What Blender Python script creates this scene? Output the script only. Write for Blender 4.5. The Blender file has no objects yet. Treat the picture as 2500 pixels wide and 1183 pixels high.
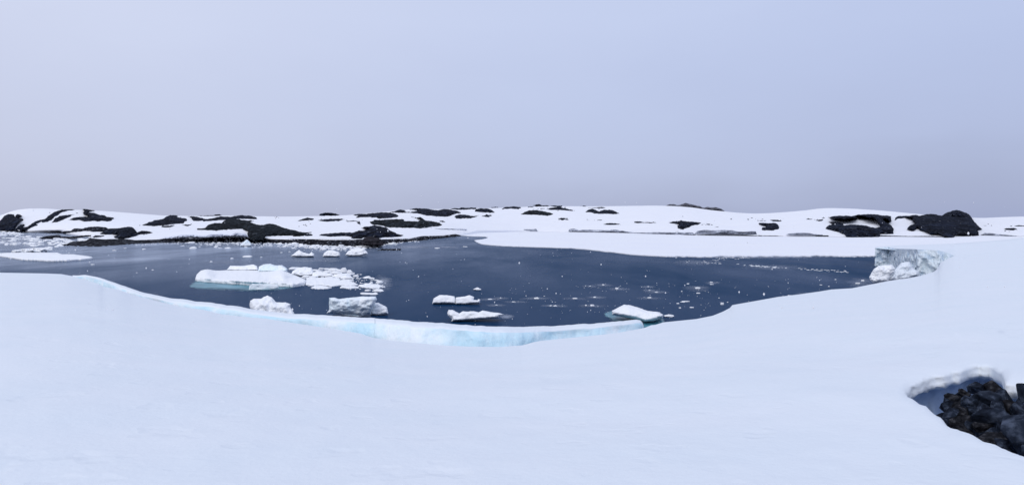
import bpy, bmesh, math, random
import numpy as np
from mathutils import Vector, noise, geometry
R = math.radians
random.seed(7)
# ---------------------------------------------------------------- camera
F, HZ, CX, H = 1629.0, 545.0, 1250.0, 8.0      # focal length in photo pixels, horizon row, centre column, eye height
sc = bpy.context.scene
cam_d = bpy.data.cameras.new('camera'); cam = bpy.data.objects.new('camera', cam_d)
sc.collection.objects.link(cam); sc.camera = cam
cam.location = (0, 0, H); cam.rotation_euler = (R(90), 0, 0)
cam_d.sensor_width = 36; cam_d.lens = 36*F/2500; cam_d.shift_y = -46.5/2500
cam_d.clip_start = .05; cam_d.clip_end = 20000
sc.view_settings.view_transform = 'Standard'; sc.view_settings.look = 'None'
sc.view_settings.exposure = 0; sc.view_settings.gamma = 1
SUN_EL, SUN_AZ = 38, -155
# ---------------------------------------------------------------- world: Nishita behind a lavender-grey overcast
w = bpy.data.worlds.new('World'); sc.world = w; w.use_nodes = True
nt = w.node_tree; N = nt.nodes; L = nt.links; N.clear()
out = N.new('ShaderNodeOutputWorld'); bg = N.new('ShaderNodeBackground')
sky = N.new('ShaderNodeTexSky'); sky.sky_type = 'NISHITA'; sky.sun_disc = False
sky.sun_elevation = R(SUN_EL); sky.sun_rotation = R(SUN_AZ); sky.dust_density = 3
tc = N.new('ShaderNodeTexCoord'); sep = N.new('ShaderNodeSeparateXYZ'); L.new(tc.outputs['Generated'], sep.inputs[0])
cl = N.new('ShaderNodeTexNoise'); cl.inputs['Scale'].default_value = 1.7; cl.inputs['Detail'].default_value = 5; cl.inputs['Roughness'].default_value = .5
mp = N.new('ShaderNodeMapping'); mp.inputs['Scale'].default_value = (1, 1, 2.6); mp.inputs['Location'].default_value = (.35, 0, .2)
L.new(tc.outputs['Generated'], mp.inputs[0]); L.new(mp.outputs[0], cl.inputs['Vector'])
ma = N.new('ShaderNodeMath'); ma.operation = 'MULTIPLY_ADD'; ma.inputs[1].default_value = .22; L.new(cl.outputs['Fac'], ma.inputs[0]); L.new(sep.outputs['Z'], ma.inputs[2])
rp = N.new('ShaderNodeValToRGB'); L.new(ma.outputs[0], rp.inputs[0])
e = rp.color_ramp.elements
def lin(r, g, b): return tuple((c/255/12.92 if c/255 <= .04045 else ((c/255+.055)/1.055)**2.4) for c in (r, g, b)) + (1,)
e[0].position = .08; e[0].color = lin(167, 174, 202)
e[1].position = 1.0; e[1].color = lin(208, 215, 234)
for p, c in ((.13, (172, 179, 205)), (.20, (183, 191, 218)), (.30, (190, 199, 226)), (.40, (197, 206, 232))):
    k = e.new(p); k.color = lin(*c)
# slightly pinker on the left
mrx = N.new('ShaderNodeMapRange'); mrx.inputs[1].default_value = -.65; mrx.inputs[2].default_value = .65; L.new(sep.outputs['X'], mrx.inputs[0])
rx = N.new('ShaderNodeValToRGB'); L.new(mrx.outputs[0], rx.inputs[0]); ex = rx.color_ramp.elements
ex[0].position = 0; ex[0].color = (1.0, .97, .93, 1); ex[1].position = 1; ex[1].color = (.78, .81, .87, 1); k = ex.new(.5); k.color = (.87, .88, .90, 1)
warm = N.new('ShaderNodeMix'); warm.data_type = 'RGBA'; warm.blend_type = 'MULTIPLY'; warm.inputs[0].default_value = 1
L.new(rp.outputs[0], warm.inputs[6]); L.new(rx.outputs[0], warm.inputs[7])
sk = N.new('ShaderNodeMix'); sk.data_type = 'RGBA'; sk.blend_type = 'MULTIPLY'; sk.inputs[0].default_value = 1
L.new(sky.outputs[0], sk.inputs[6]); sk.inputs[7].default_value = (.1, .1, .1, 1)
mixw = N.new('ShaderNodeMix'); mixw.data_type = 'RGBA'; mixw.inputs[0].default_value = .93
L.new(sk.outputs[2], mixw.inputs[6]); L.new(warm.outputs[2], mixw.inputs[7])
L.new(mixw.outputs[2], bg.inputs[0]); bg.inputs[1].default_value = 1.22; L.new(bg.outputs[0], out.inputs[0])
sd = bpy.data.lights.new('sun', 'SUN'); sun = bpy.data.objects.new('sun', sd); sc.collection.objects.link(sun)
sd.energy = .9; sd.angle = R(35); sd.color = (1, .97, .94)
az, el = R(SUN_AZ), R(SUN_EL)
sun.rotation_euler = Vector((math.sin(az)*math.cos(el), math.cos(az)*math.cos(el), math.sin(el))).to_track_quat('Z', 'Y').to_euler()

# ---------------------------------------------------------------- helpers
def P(x, y, Y): return ((x-CX)/F*Y, Y, H-(y-HZ)/F*Y)
def Yat(y, z=0.0): return (H-z)*F/(y-HZ)
def curve(pts):
    xs = [p[0] for p in pts]; ys = [p[1] for p in pts]
    return lambda x: float(np.interp(x, xs, ys))
def fb(p, s, o=4): return noise.fractal(Vector(p)*s, 1.0, 2.0, o)
def tag(o, label=None, cat=None, group=None, kind=None):
    if label: o['label'] = label
    if cat: o['category'] = cat
    if group: o['group'] = group
    if kind: o['kind'] = kind
    return o
def mk(name, verts, faces, mat, parent=None, smooth=True):
    me = bpy.data.meshes.new(name); me.from_pydata([tuple(v) for v in verts], [], faces); me.update()
    o = bpy.data.objects.new(name, me); sc.collection.objects.link(o)
    for m in (mat if isinstance(mat, (list, tuple)) else [mat]): me.materials.append(m)
    if smooth: me.polygons.foreach_set('use_smooth', [True]*len(me.polygons))
    if parent: o.parent = parent
    return o
def recalc(o):
    bm = bmesh.new(); bm.from_mesh(o.data); bmesh.ops.recalc_face_normals(bm, faces=bm.faces); bm.to_mesh(o.data); bm.free()
def inside(poly, pts):
    x, y = pts[:, 0], pts[:, 1]; r = np.zeros(len(pts), bool); n = len(poly)
    for i in range(n):
        x1, y1 = poly[i]; x2, y2 = poly[(i+1) % n]
        if y1 == y2: continue
        c = ((y1 > y) != (y2 > y)) & (x < (x2-x1)*(y-y1)/(y2-y1)+x1); r ^= c
    return r
def edist(poly, pts):
    d = np.full(len(pts), 1e9); n = len(poly)
    for i in range(n):
        a = np.array(poly[i]); b = np.array(poly[(i+1) % n]); ab = b-a; l = (ab**2).sum() or 1e-9
        t = np.clip(((pts-a)@ab)/l, 0, 1); q = a+t[:, None]*ab
        d = np.minimum(d, np.hypot(*(pts-q).T))
    return d
def rough_outline(poly, step, amp, seed, ysc=1.0):
    o = []; n = len(poly)
    for i in range(n):
        a = Vector((*poly[i], 0)); b = Vector((*poly[(i+1) % n], 0)); l = (b-a).length; k = max(1, int(l/step))
        nrm = Vector((b.y-a.y, a.x-b.x, 0)); nrm = nrm/ (nrm.length or 1)
        for j in range(k):
            p = a.lerp(b, j/k)
            d = 0 if amp == 0 else (fb((p.x+seed*31, p.y*1.6, seed), .30/step, 3)+.5*fb((p.x+seed*17, p.y*1.6, seed+5), .9/step, 2))*amp*min(1, l/6/step+.3)
            o.append((p.x+nrm.x*d, p.y+nrm.y*d*ysc))
    return o
def fill(poly, step, ystep, jit, seed):
    """triangulated fill of an outline: points (numpy), triangles, number of outline points"""
    rn = random.Random(seed); pp = np.array(poly)
    x0, y0 = pp.min(0); x1, y1 = pp.max(0); g = []
    y = y0+ystep*.5; r = 0
    while y < y1:
        x = x0+(step*.5 if r % 2 else 0)
        while x < x1:
            g.append((x+rn.uniform(-jit, jit)*step, y+rn.uniform(-jit, jit)*ystep)); x += step
        y += ystep; r += 1
    if g:
        g = np.array(g); m = inside(poly, g); g = g[m]
        if len(g): g = g[edist(poly, g) > .38*min(step, ystep)]
    allp = list(map(tuple, pp))+[tuple(q) for q in g]; n = len(pp)
    vs, es, fs, ov, oe, of = geometry.delaunay_2d_cdt([Vector(p) for p in allp], [(i, (i+1) % n) for i in range(n)], [], 0, 1e-5, True)
    vs = np.array([tuple(v) for v in vs])
    cen = np.array([vs[list(f)].mean(0) for f in fs]); m = inside(poly, cen)
    return vs, [tuple(f) for f, k in zip(fs, m) if k]
def shell(name, poly, front, back, mat, step=2.0, ystep=None, seed=0, amp=0.8, parent=None, smooth=False, jit=.3, ysc=.6):
    """closed solid from an outline: front(x,y,e) and back(x,y,e) give distance; e = distance from the outline in px"""
    poly = rough_outline(poly, step, amp, seed, ysc)
    vs, fs = fill(poly, step, ystep or step, jit, seed)
    e = edist(poly, vs); n = len(vs)
    used = sorted({i for f in fs for i in f}); 
    V = [P(x, y, front(x, y, d)) for (x, y), d in zip(vs, e)]; bi = {}
    for i in used:
        if e[i] < 1e-3: bi[i] = i
        else: bi[i] = len(V); V.append(P(vs[i][0], vs[i][1], back(vs[i][0], vs[i][1], e[i])))
    FS = list(fs)+[tuple(bi[i] for i in reversed(f)) for f in fs]
    o = mk(name, V, FS, mat, parent, smooth); recalc(o); return o

# ---------------------------------------------------------------- materials
def mat(name):
    m = bpy.data.materials.new(name); m.use_nodes = True; n = m.node_tree.nodes; n.clear()
    o = n.new('ShaderNodeOutputMaterial'); b = n.new('ShaderNodeBsdfPrincipled'); m.node_tree.links.new(b.outputs[0], o.inputs[0])
    return m, n, m.node_tree.links, b, o
def tnoise(n, l, scale, detail=4, rough=.55, vec=None, sc3=None):
    c = n.new('ShaderNodeTexCoord'); t = n.new('ShaderNodeTexNoise'); v = c.outputs['Object']
    if sc3:
        mpn = n.new('ShaderNodeMapping'); mpn.inputs['Scale'].default_value = sc3; l.new(v, mpn.inputs[0]); v = mpn.outputs[0]
    l.new(v, t.inputs['Vector']); t.inputs['Scale'].default_value = scale; t.inputs['Detail'].default_value = detail; t.inputs['Roughness'].default_value = rough
    return t.outputs['Fac']
def ramp(n, l, fac, stops):
    r = n.new('ShaderNodeValToRGB'); l.new(fac, r.inputs[0]); el = r.color_ramp.elements
    el[0].position = stops[0][0]; el[0].color = (*stops[0][1], 1); el[1].position = stops[-1][0]; el[1].color = (*stops[-1][1], 1)
    for p, c in stops[1:-1]: k = el.new(p); k.color = (*c, 1)
    return r.outputs[0]
def bump(n, l, b, fac, strength, dist, prev=None):
    k = n.new('ShaderNodeBump'); k.inputs['Strength'].default_value = strength; k.inputs['Distance'].default_value = dist
    l.new(fac, k.inputs['Height'])
    if prev: l.new(prev, k.inputs['Normal'])
    l.new(k.outputs[0], b.inputs['Normal']); return k.outputs[0]
def snow_mat(name, c0, c1, scale, b1, d1, b2=.3, s2=40, d2=.01, rough=.75):
    m, n, l, b, o = mat(name)
    l.new(ramp(n, l, tnoise(n, l, scale, 5), [(.3, c0), (.7, c1)]), b.inputs['Base Color'])
    b.inputs['Roughness'].default_value = rough; b.inputs['Specular IOR Level'].default_value = .25
    p = bump(n, l, b, tnoise(n, l, scale*1.7, 5), b1, d1); bump(n, l, b, tnoise(n, l, s2, 3), b2, d2, p)
    return m
M = {}
def pits(m):
    n = m.node_tree.nodes; l = m.node_tree.links; b = next(x for x in n if x.type == 'BSDF_PRINCIPLED'); prev = b.inputs['Normal'].links[0].from_socket
    r = n.new('ShaderNodeMapRange'); r.inputs[1].default_value = .60; r.inputs[2].default_value = .74; r.inputs[3].default_value = 1; r.inputs[4].default_value = 0
    l.new(tnoise(n, l, 1.7, 2, .45), r.inputs[0]); bump(n, l, b, r.outputs[0], .4, .05, prev)
M['snow'] = snow_mat('fresh_snow', (.79, .845, .895), (.82, .86, .905), .5, .45, .10, .35, 14, .02)
pits(M['snow'])
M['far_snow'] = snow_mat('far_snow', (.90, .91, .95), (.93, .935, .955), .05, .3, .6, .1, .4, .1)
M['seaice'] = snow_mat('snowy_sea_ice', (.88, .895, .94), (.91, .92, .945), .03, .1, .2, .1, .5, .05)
M['ice'] = snow_mat('white_ice', (.92, .94, .96), (.96, .97, .98), 1.6, .35, .08, .5, 9, .03)
M['blueice'] = snow_mat('blue_white_ice', (.78, .90, .96), (.94, .96, .98), .8, .5, .12, .5, 6, .03, .5)
# inner face of the cracked slab: pale blue glacier ice
m, n, l, b, o = mat('glacier_ice'); M['slab'] = m
l.new(ramp(n, l, tnoise(n, l, .42, 6, .6), [(.36, (.60, .82, .92)), (.5, (.74, .88, .94)), (.62, (.87, .92, .95))]), b.inputs['Base Color'])
b.inputs['Roughness'].default_value = .6; b.inputs['Specular IOR Level'].default_value = .3
p_ = bump(n, l, b, tnoise(n, l, .9, 6, .6), .9, .3); bump(n, l, b, tnoise(n, l, 7, 4), .5, .04, p_)
# weathered dirty ice wall
m, n, l, b, o = mat('weathered_ice'); M['wall'] = m
l.new(ramp(n, l, tnoise(n, l, .75, 8, .68), [(.30, (.42, .52, .66)), (.42, (.66, .78, .89)), (.52, (.82, .91, .96)), (.68, (.86, .93, .97))]), b.inputs['Base Color'])
b.inputs['Roughness'].default_value = .6
p_ = bump(n, l, b, tnoise(n, l, 1.1, 7, .65), 1, .5); bump(n, l, b, tnoise(n, l, 6, 4), .6, .08, p_)
# striated ice foot, seen far away: thin horizontal dirt layers
m, n, l, b, o = mat('layered_dirty_snow'); M['foot'] = m
l.new(ramp(n, l, tnoise(n, l, .22, 7, .72, sc3=(.35, .35, 6)), [(.40, (.04, .045, .07)), (.48, (.20, .22, .28)), (.55, (.45, .48, .56)), (.63, (.78, .81, .88))]), b.inputs['Base Color'])
b.inputs['Roughness'].default_value = .8; bump(n, l, b, tnoise(n, l, .6, 6), .8, .6)
m, n, l, b, o = mat('layered_cornice_snow'); M['cornice'] = m
l.new(ramp(n, l, tnoise(n, l, .2, 7, .65, sc3=(.3, .3, 5)), [(.36, (.22, .24, .30)), (.48, (.60, .63, .72)), (.56, (.80, .83, .90))]), b.inputs['Base Color']); b.inputs['Roughness'].default_value = .8
def rock_mat(name, c0, c1, c2, s, bd, dust=.32, thr=.63, pos=(.38, .5, .62), rg=.58, ys=.12):
    m, n, l, b, o = mat(name)
    mxs = n.new('ShaderNodeMix'); mxs.data_type = 'RGBA'; sp = n.new('ShaderNodeMapRange'); sp.inputs[1].default_value = thr; sp.inputs[2].default_value = thr+.05; sp.inputs[4].default_value = dust
    l.new(tnoise(n, l, s*1.9, 3, .65, sc3=(1, ys, 1)), sp.inputs[0]); l.new(sp.outputs[0], mxs.inputs[0]); mxs.inputs[7].default_value = (.55, .6, .7, 1)
    l.new(ramp(n, l, tnoise(n, l, s, 6, rg, sc3=(1, ys, 1)), [(pos[0], c0), (pos[1], c1), (pos[2], c2)]), mxs.inputs[6]); l.new(mxs.outputs[2], b.inputs['Base Color'])
    b.inputs['Roughness'].default_value = .9; b.inputs['Specular IOR Level'].default_value = .04
    p = bump(n, l, b, tnoise(n, l, s*2.2, 8, .7, sc3=(1, ys, 1)), 1, bd)
    return m
M['rock'] = rock_mat('dark_basalt', (.0005, .0008, .003), (.004, .006, .014), (.022, .030, .056), .38, 1.2)
M['rock_green'] = rock_mat('mossy_basalt', (.0005, .0012, .002), (.006, .009, .012), (.024, .032, .042), .38, 1.2)
M['rock_brown'] = rock_mat('brown_rubble', (.003, .003, .005), (.012, .010, .014), (.050, .040, .046), .8, 1.0)
M['rock_haze'] = rock_mat('hazed_far_rock', (.06, .06, .075), (.10, .10, .12), (.16, .16, .18), .15, 2)  # far peak: paling by haze is put into the rock colour
M['shore'] = rock_mat('wet_black_rock', (.001, .001, .003), (.003, .003, .007), (.022, .023, .032), .8, .8, .6, .60)
M['boulder'] = rock_mat('near_basalt', (.008, .010, .017), (.020, .027, .043), (.085, .105, .15), 3.2, .03, .3, .72, (.35, .5, .68), ys=1)
M['boulder2'] = rock_mat('near_brown_basalt', (.007, .007, .009), (.020, .021, .026), (.085, .085, .095), 3.5, .03, .3, .72, (.35, .5, .68), ys=1)
# water
m, n, l, b, o = mat('cold_sea_water'); M['water'] = m
b.inputs['Base Color'].default_value = (.010, .022, .045, 1); b.inputs['Roughness'].default_value = .5; b.inputs['Specular IOR Level'].default_value = 0
l.new(ramp(n, l, tnoise(n, l, .05, 5, .6, sc3=(1, .3, 1)), [(.35, (.003, .032, .086)), (.65, (.010, .036, .094))]), b.inputs['Base Color'])
gl = n.new('ShaderNodeBsdfGlossy'); gl.inputs['Roughness'].default_value = .12; gl.inputs['Color'].default_value = (.84, .91, 1, 1)
fr = n.new('ShaderNodeFresnel'); fr.inputs['IOR'].default_value = 1.33
bp = n.new('ShaderNodeBump'); bp.inputs['Strength'].default_value = .8; bp.inputs['Distance'].default_value = .09
l.new(tnoise(n, l, 1.6, 4, .55, sc3=(.6, 1, 1)), bp.inputs['Height']); l.new(bp.outputs[0], gl.inputs['Normal'])
mr = n.new('ShaderNodeMath'); mr.operation = 'MULTIPLY'; l.new(fr.outputs[0], mr.inputs[0])
pat = n.new('ShaderNodeMapRange'); pat.inputs[1].default_value = .35; pat.inputs[2].default_value = .68; pat.inputs[3].default_value = .12; pat.inputs[4].default_value = .27
l.new(tnoise(n, l, .05, 6, .6, sc3=(1, .3, 1)), pat.inputs[0]); 
sx = n.new('ShaderNodeSeparateXYZ'); cx = n.new('ShaderNodeTexCoord'); l.new(cx.outputs['Object'], sx.inputs[0])
lf = n.new('ShaderNodeMapRange'); lf.inputs[1].default_value = 10; lf.inputs[2].default_value = -90; lf.inputs[3].default_value = 1; lf.inputs[4].default_value = 3.9; l.new(sx.outputs['X'], lf.inputs[0])
fy = n.new('ShaderNodeMapRange'); fy.inputs[1].default_value = 60; fy.inputs[2].default_value = 150; fy.inputs[3].default_value = .0; fy.inputs[4].default_value = 1; l.new(sx.outputs['Y'], fy.inputs[0])
f1 = n.new('ShaderNodeMath'); f1.operation = 'SUBTRACT'; l.new(lf.outputs[0], f1.inputs[0]); f1.inputs[1].default_value = 1
f2 = n.new('ShaderNodeMath'); f2.operation = 'MULTIPLY_ADD'; l.new(f1.outputs[0], f2.inputs[0]); l.new(fy.outputs[0], f2.inputs[1]); f2.inputs[2].default_value = 1
f3 = n.new('ShaderNodeMath'); f3.operation = 'MULTIPLY'; l.new(f2.outputs[0], f3.inputs[0]); l.new(pat.outputs[0], f3.inputs[1]); l.new(f3.outputs[0], mr.inputs[1])
mx = n.new('ShaderNodeMixShader'); l.new(mr.outputs[0], mx.inputs[0]); l.new(b.outputs[0], mx.inputs[1]); l.new(gl.outputs[0], mx.inputs[2]); l.new(mx.outputs[0], o.inputs[0])
# submerged turquoise ice and slush: fade out by vertex attribute 'fade'
def fade_mat(name, col, hard, sc=.8, mul=1.0, lowv=.15):
    m, n, l, b, o = mat(name)
    a = n.new('ShaderNodeAttribute'); a.attribute_name = 'fade'
    x = n.new('ShaderNodeMath'); x.operation = 'MULTIPLY_ADD'; l.new(tnoise(n, l, sc, 5, .6), x.inputs[0]); x.inputs[1].default_value = 1.3; x.inputs[2].default_value = -.65
    y = n.new('ShaderNodeMath'); y.operation = 'ADD'; l.new(x.outputs[0], y.inputs[0]); l.new(a.outputs['Fac'], y.inputs[1])
    z = n.new('ShaderNodeMapRange'); z.inputs[1].default_value = lowv; z.inputs[2].default_value = hard; z.inputs[4].default_value = mul; l.new(y.outputs[0], z.inputs[0])
    t = n.new('ShaderNodeBsdfTransparent'); q = n.new('ShaderNodeMixShader')
    l.new(z.outputs[0], q.inputs[0]); l.new(t.outputs[0], q.inputs[1]); l.new(b.outputs[0], q.inputs[2]); l.new(q.outputs[0], o.inputs[0])
    l.new(ramp(n, l, tnoise(n, l, sc*.6, 4), [(.35, col[0]), (.65, col[1])]), b.inputs['Base Color']); b.inputs['Roughness'].default_value = .35
    return m
M['under'] = fade_mat('submerged_turquoise_ice', ((.006, .14, .20), (.15, .42, .52)), .8, .5, .9)
M['slush'] = fade_mat('grey_slush', ((.22, .27, .38), (.38, .44, .56)), .95, .35, .7, .0)
M['hollow_shade'] = snow_mat('shaded_hollow_snow', (.31, .42, .62), (.44, .55, .72), 1.5, .4, .05, .3, 9, .02, .4)  # deep shade of the snow hollow, painted as a darker blue colour
M['flake'] = snow_mat('snowflake', (.9, .9, .92), (.9, .9, .92), 1, 0, .01)

# ---------------------------------------------------------------- near snow field
INNER = [(-900, 652), (-400, 660), (0, 665), (110, 667), (150, 668.5), (175, 673), (210, 683), (240, 692), (252, 699), (290, 706), (320, 718), (360, 728), (410, 741), (440, 748), (500, 756), (540, 766), (590, 772), (650, 777), (700, 785), (800, 800), (880, 813), (912, 824), (960, 831), (1000, 835), (1080, 842), (1150, 845), (1220, 846), (1275, 842), (1300, 835), (1320, 831), (1400, 823), (1500, 813), (1550, 804), (1575, 799), (1590, 793), (1600, 792), (1620, 786), (1640, 784), (1700, 778), (1740, 770), (1765, 760), (1782, 751), (1788, 744), (1850, 733), (1900, 724), (1950, 718), (2000, 711), (2030, 706), (2080, 703), (2120, 695), (2170, 685), (2220, 678), (2250, 672), (2280, 663), (2290, 654), (2296, 641), (2310, 633), (2330, 624), (2400, 619), (2500, 612), (2800, 598), (3500, 588)]
ZR = [(-900, 2.7), (0, 2.5), (175, 2.3), (500, 2.0), (1200, 1.9), (1575, 1.7), (1800, 1.6), (2120, 2.0), (2232, 2.2), (2285, 2.6), (2330, 3.15), (2500, 3.5), (2800, 4), (3500, 4.3)]
inner = curve(INNER); zr = curve(ZR)
def rimY(x): return Yat(inner(x), zr(x))
def rimY_s(x):   # smoothed along the rim
    return np.mean([Yat(inner(x+d), zr(x+d)) for d in (-40, -20, 0, 20, 40)]) if x < 2240 else rimY(x)
QB = .17
_gx = np.arange(-1400, 4001, 10.0); _ker = np.exp(-(np.arange(-40, 41)*10/150.0)**2/2); _ker /= _ker.sum()
_sy = np.convolve(np.pad([inner(x) for x in _gx], 40, 'edge'), _ker, 'valid'); _sq = np.convolve(np.pad([1/rimY(x) for x in _gx], 40, 'edge'), _ker, 'valid')
def ramp_q(x, y):
    """inverse distance of the snow surface: a smooth plane, bent near the rim to meet it"""
    def base(y_): ys = float(np.interp(x, _gx, _sy)); q0 = float(np.interp(x, _gx, _sq)); return q0+(QB-q0)*(y_-ys)/(1183-ys)
    yr = inner(x); return base(y)+(1/rimY(x)-base(yr))*math.exp(-(y-yr)/55)
HOLE = [(2212, 960), (2223, 941), (2246, 928), (2271, 917), (2299, 914), (2319, 906), (2346, 900), (2369, 889), (2394, 884), (2424, 890), (2445, 903), (2452, 922), (2456, 936), (2476, 937), (2500, 941), (2560, 950), (2620, 985), (2650, 1050), (2640, 1120), (2570, 1128), (2500, 1103), (2463, 1088), (2431, 1075), (2403, 1067), (2376, 1051), (2346, 1042), (2319, 1037), (2296, 1014), (2280, 1007), (2267, 994), (2237, 980), (2216, 968)]
HOLE = rough_outline(HOLE, 8, 3.0, 3, 1)
def snowpt(x, y, hd=None):
    q = ramp_q(x, y); Y = 1/max(q, 1e-4); X, _, z = P(x, y, Y)
    t = min(1, max(0, (y-inner(x))/60))
    if Y < 200:
        z += t*(fb((X, Y, 0), .11, 3)*.10+fb((X*1.3, Y, 5), .6, 3)*.022+fb((X, Y, 9), 2.5, 3)*.006)
    if hd is not None and hd < 26: z -= (1-hd/26)**2*.07
    return (X, Y, z)
xs = sorted(set([*np.arange(-900, 3500, 14.0), *[p[0] for p in INNER]]))
ts = [1-(1-i/90)**1.0 for i in range(91)]
PX0, PX1 = 2142, 2704
V = []; FS = []; idx = {}
ts = [(i/90)**1.6 for i in range(91)]+[1.3, 1.8, 2.6]
for i, x in enumerate(xs):
    for j, t in enumerate(ts):
        y = inner(x)+(1183-inner(x))*t
        idx[i, j] = len(V); V.append(snowpt(x, y))
    idx[i, 'b'] = len(V); V.append(((x-CX)/F*2, -25, 5.9))
    # outer rim: rolled edge then a wall down into the water
    X, Y, z = V[idx[i, 0]]
    for k, (dy, dz) in enumerate(((.10, -.05), (.22, -.2), (.15, -.8), (.05, -3.5))):
        idx[i, -1-k] = len(V); s = 1+dy/Y if x < 2290 else 1+dy/Y*.2
        V.append((X*s, Y*s, z+dz+ (fb((X, Y, k), .8, 3)*.05 if k else 0)))
def patch_px(x): return PX0 <= x <= PX1
def in_patch(i, j): return patch_px(xs[i]) and patch_px(xs[i+1]) and ys_of(xs[i], j) and ys_of(xs[i+1], j)
# rows of the hole patch are chosen by parameter index so that its border is shared with the grid
J0, J1 = 46, 91
def pin(i, j): return patch_px(xs[i]) and patch_px(xs[i+1]) and J0 <= j < J1
keys = list(range(-4, len(ts)))
for i in range(len(xs)-1):
    for a, b2 in zip([-4, -3, -2, -1, *range(0, len(ts)-1)], [-3, -2, -1, 0, *range(1, len(ts))]):
        if pin(i, a): continue
        FS.append((idx[i, a], idx[i, b2], idx[i+1, b2], idx[i+1, a]))
    j = len(ts)-1; FS.append((idx[i, j], idx[i, 'b'], idx[i+1, 'b'], idx[i+1, j]))
ii = [i for i in range(len(xs)) if patch_px(xs[i])]
def gp(i, j): return (xs[i], inner(xs[i])+(1183-inner(xs[i]))*ts[j])
loop = [(i, J0) for i in ii]+[(ii[-1], j) for j in range(J0+1, J1+1)]+[(i, J1) for i in reversed(ii[:-1])]+[(ii[0], j) for j in range(J1-1, J0, -1)]
lp = [gp(i, j) for i, j in loop]; hp = HOLE
g = []
y = 700
while y < 1420:
    x = PX0
    while x < PX1: g.append((x+random.uniform(-1, 1), y+random.uniform(-1, 1))); x += 6
    y += 6
g = np.array(g); g = g[inside(lp, g)]; g = g[~inside(hp, g)]; g = g[edist(lp, g) > 3]; g = g[edist(hp, g) > 2.2]
allp = [*lp, *hp, *map(tuple, g)]; nl, nh = len(lp), len(hp)
vs, es, fs, ov, oe, of = geometry.delaunay_2d_cdt([Vector(p) for p in allp], [(i, (i+1) % nl) for i in range(nl)]+[(nl+i, nl+(i+1) % nh) for i in range(nh)], [], 0, 1e-6, True)
vs = np.array([tuple(v) for v in vs]); hdist = edist(hp, vs)
first = {}
for k, src in enumerate(ov):
    for s in src: first[s] = k
base = len(V); remap = {}
for s in range(nl): remap[first[s]] = idx[loop[s]]
for k in range(len(vs)):
    if k not in remap: remap[k] = len(V); V.append(snowpt(vs[k][0], vs[k][1], hdist[k]))
cen = np.array([vs[list(f)].mean(0) for f in fs]); mk_in = inside(lp, cen) & ~inside(hp, cen)
for f, k in zip(fs, mk_in):
    if k: FS.append(tuple(remap[i] for i in f))
# walls of the hollow: undercut snow, going down about a metre
hv = [V[remap[first[nl+i]]] for i in range(nh)]
hc = Vector(hv[0])*0
for p in hv: hc += Vector(p)
hc /= nh; rings = [[remap[first[nl+i]] for i in range(nh)]]
for k, (outw, dz) in enumerate(((.0, -.04), (-.02, -.09), (-.03, -.14), (.02, -.19), (.16, -.23), (.34, -.30), (.46, -.48), (.46, -.75), (.30, -1.0), (.0, -1.2), (-.4, -1.3))):
    r_ = []
    for i, p in enumerate(hv):
        d = Vector((p[0]-hc.x, p[1]-hc.y, 0)); dn = d.normalized()
        o_ = outw+fb((p[0]*2, p[1]*2, k*.30), 2.4, 4)*.085
        if dn.y < 0: o_ = abs(o_)
        o_ = max(o_, -.8*d.length)
        r_.append(len(V)); V.append((p[0]+dn.x*o_, p[1]+dn.y*o_, p[2]+dz+fb((p[0], p[1], k*.4), 3, 2)*.02))
    rings.append(r_)
cidx = len(V); V.append((hc.x, hc.y, hc.z-1.3))
for a, b2 in zip(rings[:-1], rings[1:]):
    for i in range(nh): FS.append((a[i], a[(i+1) % nh], b2[(i+1) % nh], b2[i]))
for i in range(nh): FS.append((rings[-1][i], rings[-1][(i+1) % nh], cidx))
# promontory beyond the bite: from wall top / rim to its back edge
WT = [(2136, 606), (2142, 604.5), (2155, 603), (2168, 602.5), (2176, 605), (2190, 607), (2240, 608.5), (2290, 611), (2312, 616), (2330, 624)]
WY = [(2136, 127), (2170, 125), (2185, 120), (2200, 112), (2240, 101), (2290, 98.5), (2330, Yat(624, 3.15))]
wt = curve(WT); wY = curve(WY)
BK = [(2136, 603), (2150, 601), (2180, 599.5), (2250, 597), (2330, 594), (2400, 589), (2450, 585), (2500, 580), (2700, 574), (3500, 572)]
BY = [(2136, 131), (2180, 139), (2330, 155), (2500, 186), (2700, 210), (3500, 240)]
bk = curve(BK); bY = curve(BY)
pxs = sorted(set([*np.arange(2136, 3500, 9.0), 2330.0, *[p[0] for p in WT]])); pi = {}
for i, x in enumerate(pxs):
    y0, Y0 = (wt(x), wY(x)) if x <= 2330 else (inner(x), rimY(x))
    for j in range(7):
        t = j/6; y = y0+(bk(x)-y0)*t; q = 1/Y0+(1/bY(x)-1/Y0)*t; pi[i, j] = len(V); V.append(P(x, y, 1/q))
    X, Y, z = V[pi[i, 6]]
    for j, (s, dz) in enumerate(((1.005, -.25), (1.008, -1.5), (1.008, -7))): pi[i, 7+j] = len(V); V.append((X*s, Y*s, z+dz))
for i in range(len(pxs)-1):
    for j in range(9): FS.append((pi[i, j], pi[i+1, j], pi[i+1, j+1], pi[i, j+1]))
o = mk('snow_field', V, FS, [M['snow'], M['hollow_shade']]); recalc(o); tag(o, kind='structure')
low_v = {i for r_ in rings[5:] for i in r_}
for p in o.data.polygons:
    if all(v in low_v or v == cidx for v in p.vertices): p.material_index = 1  # lower walls and floor take the painted-shade colour
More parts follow.
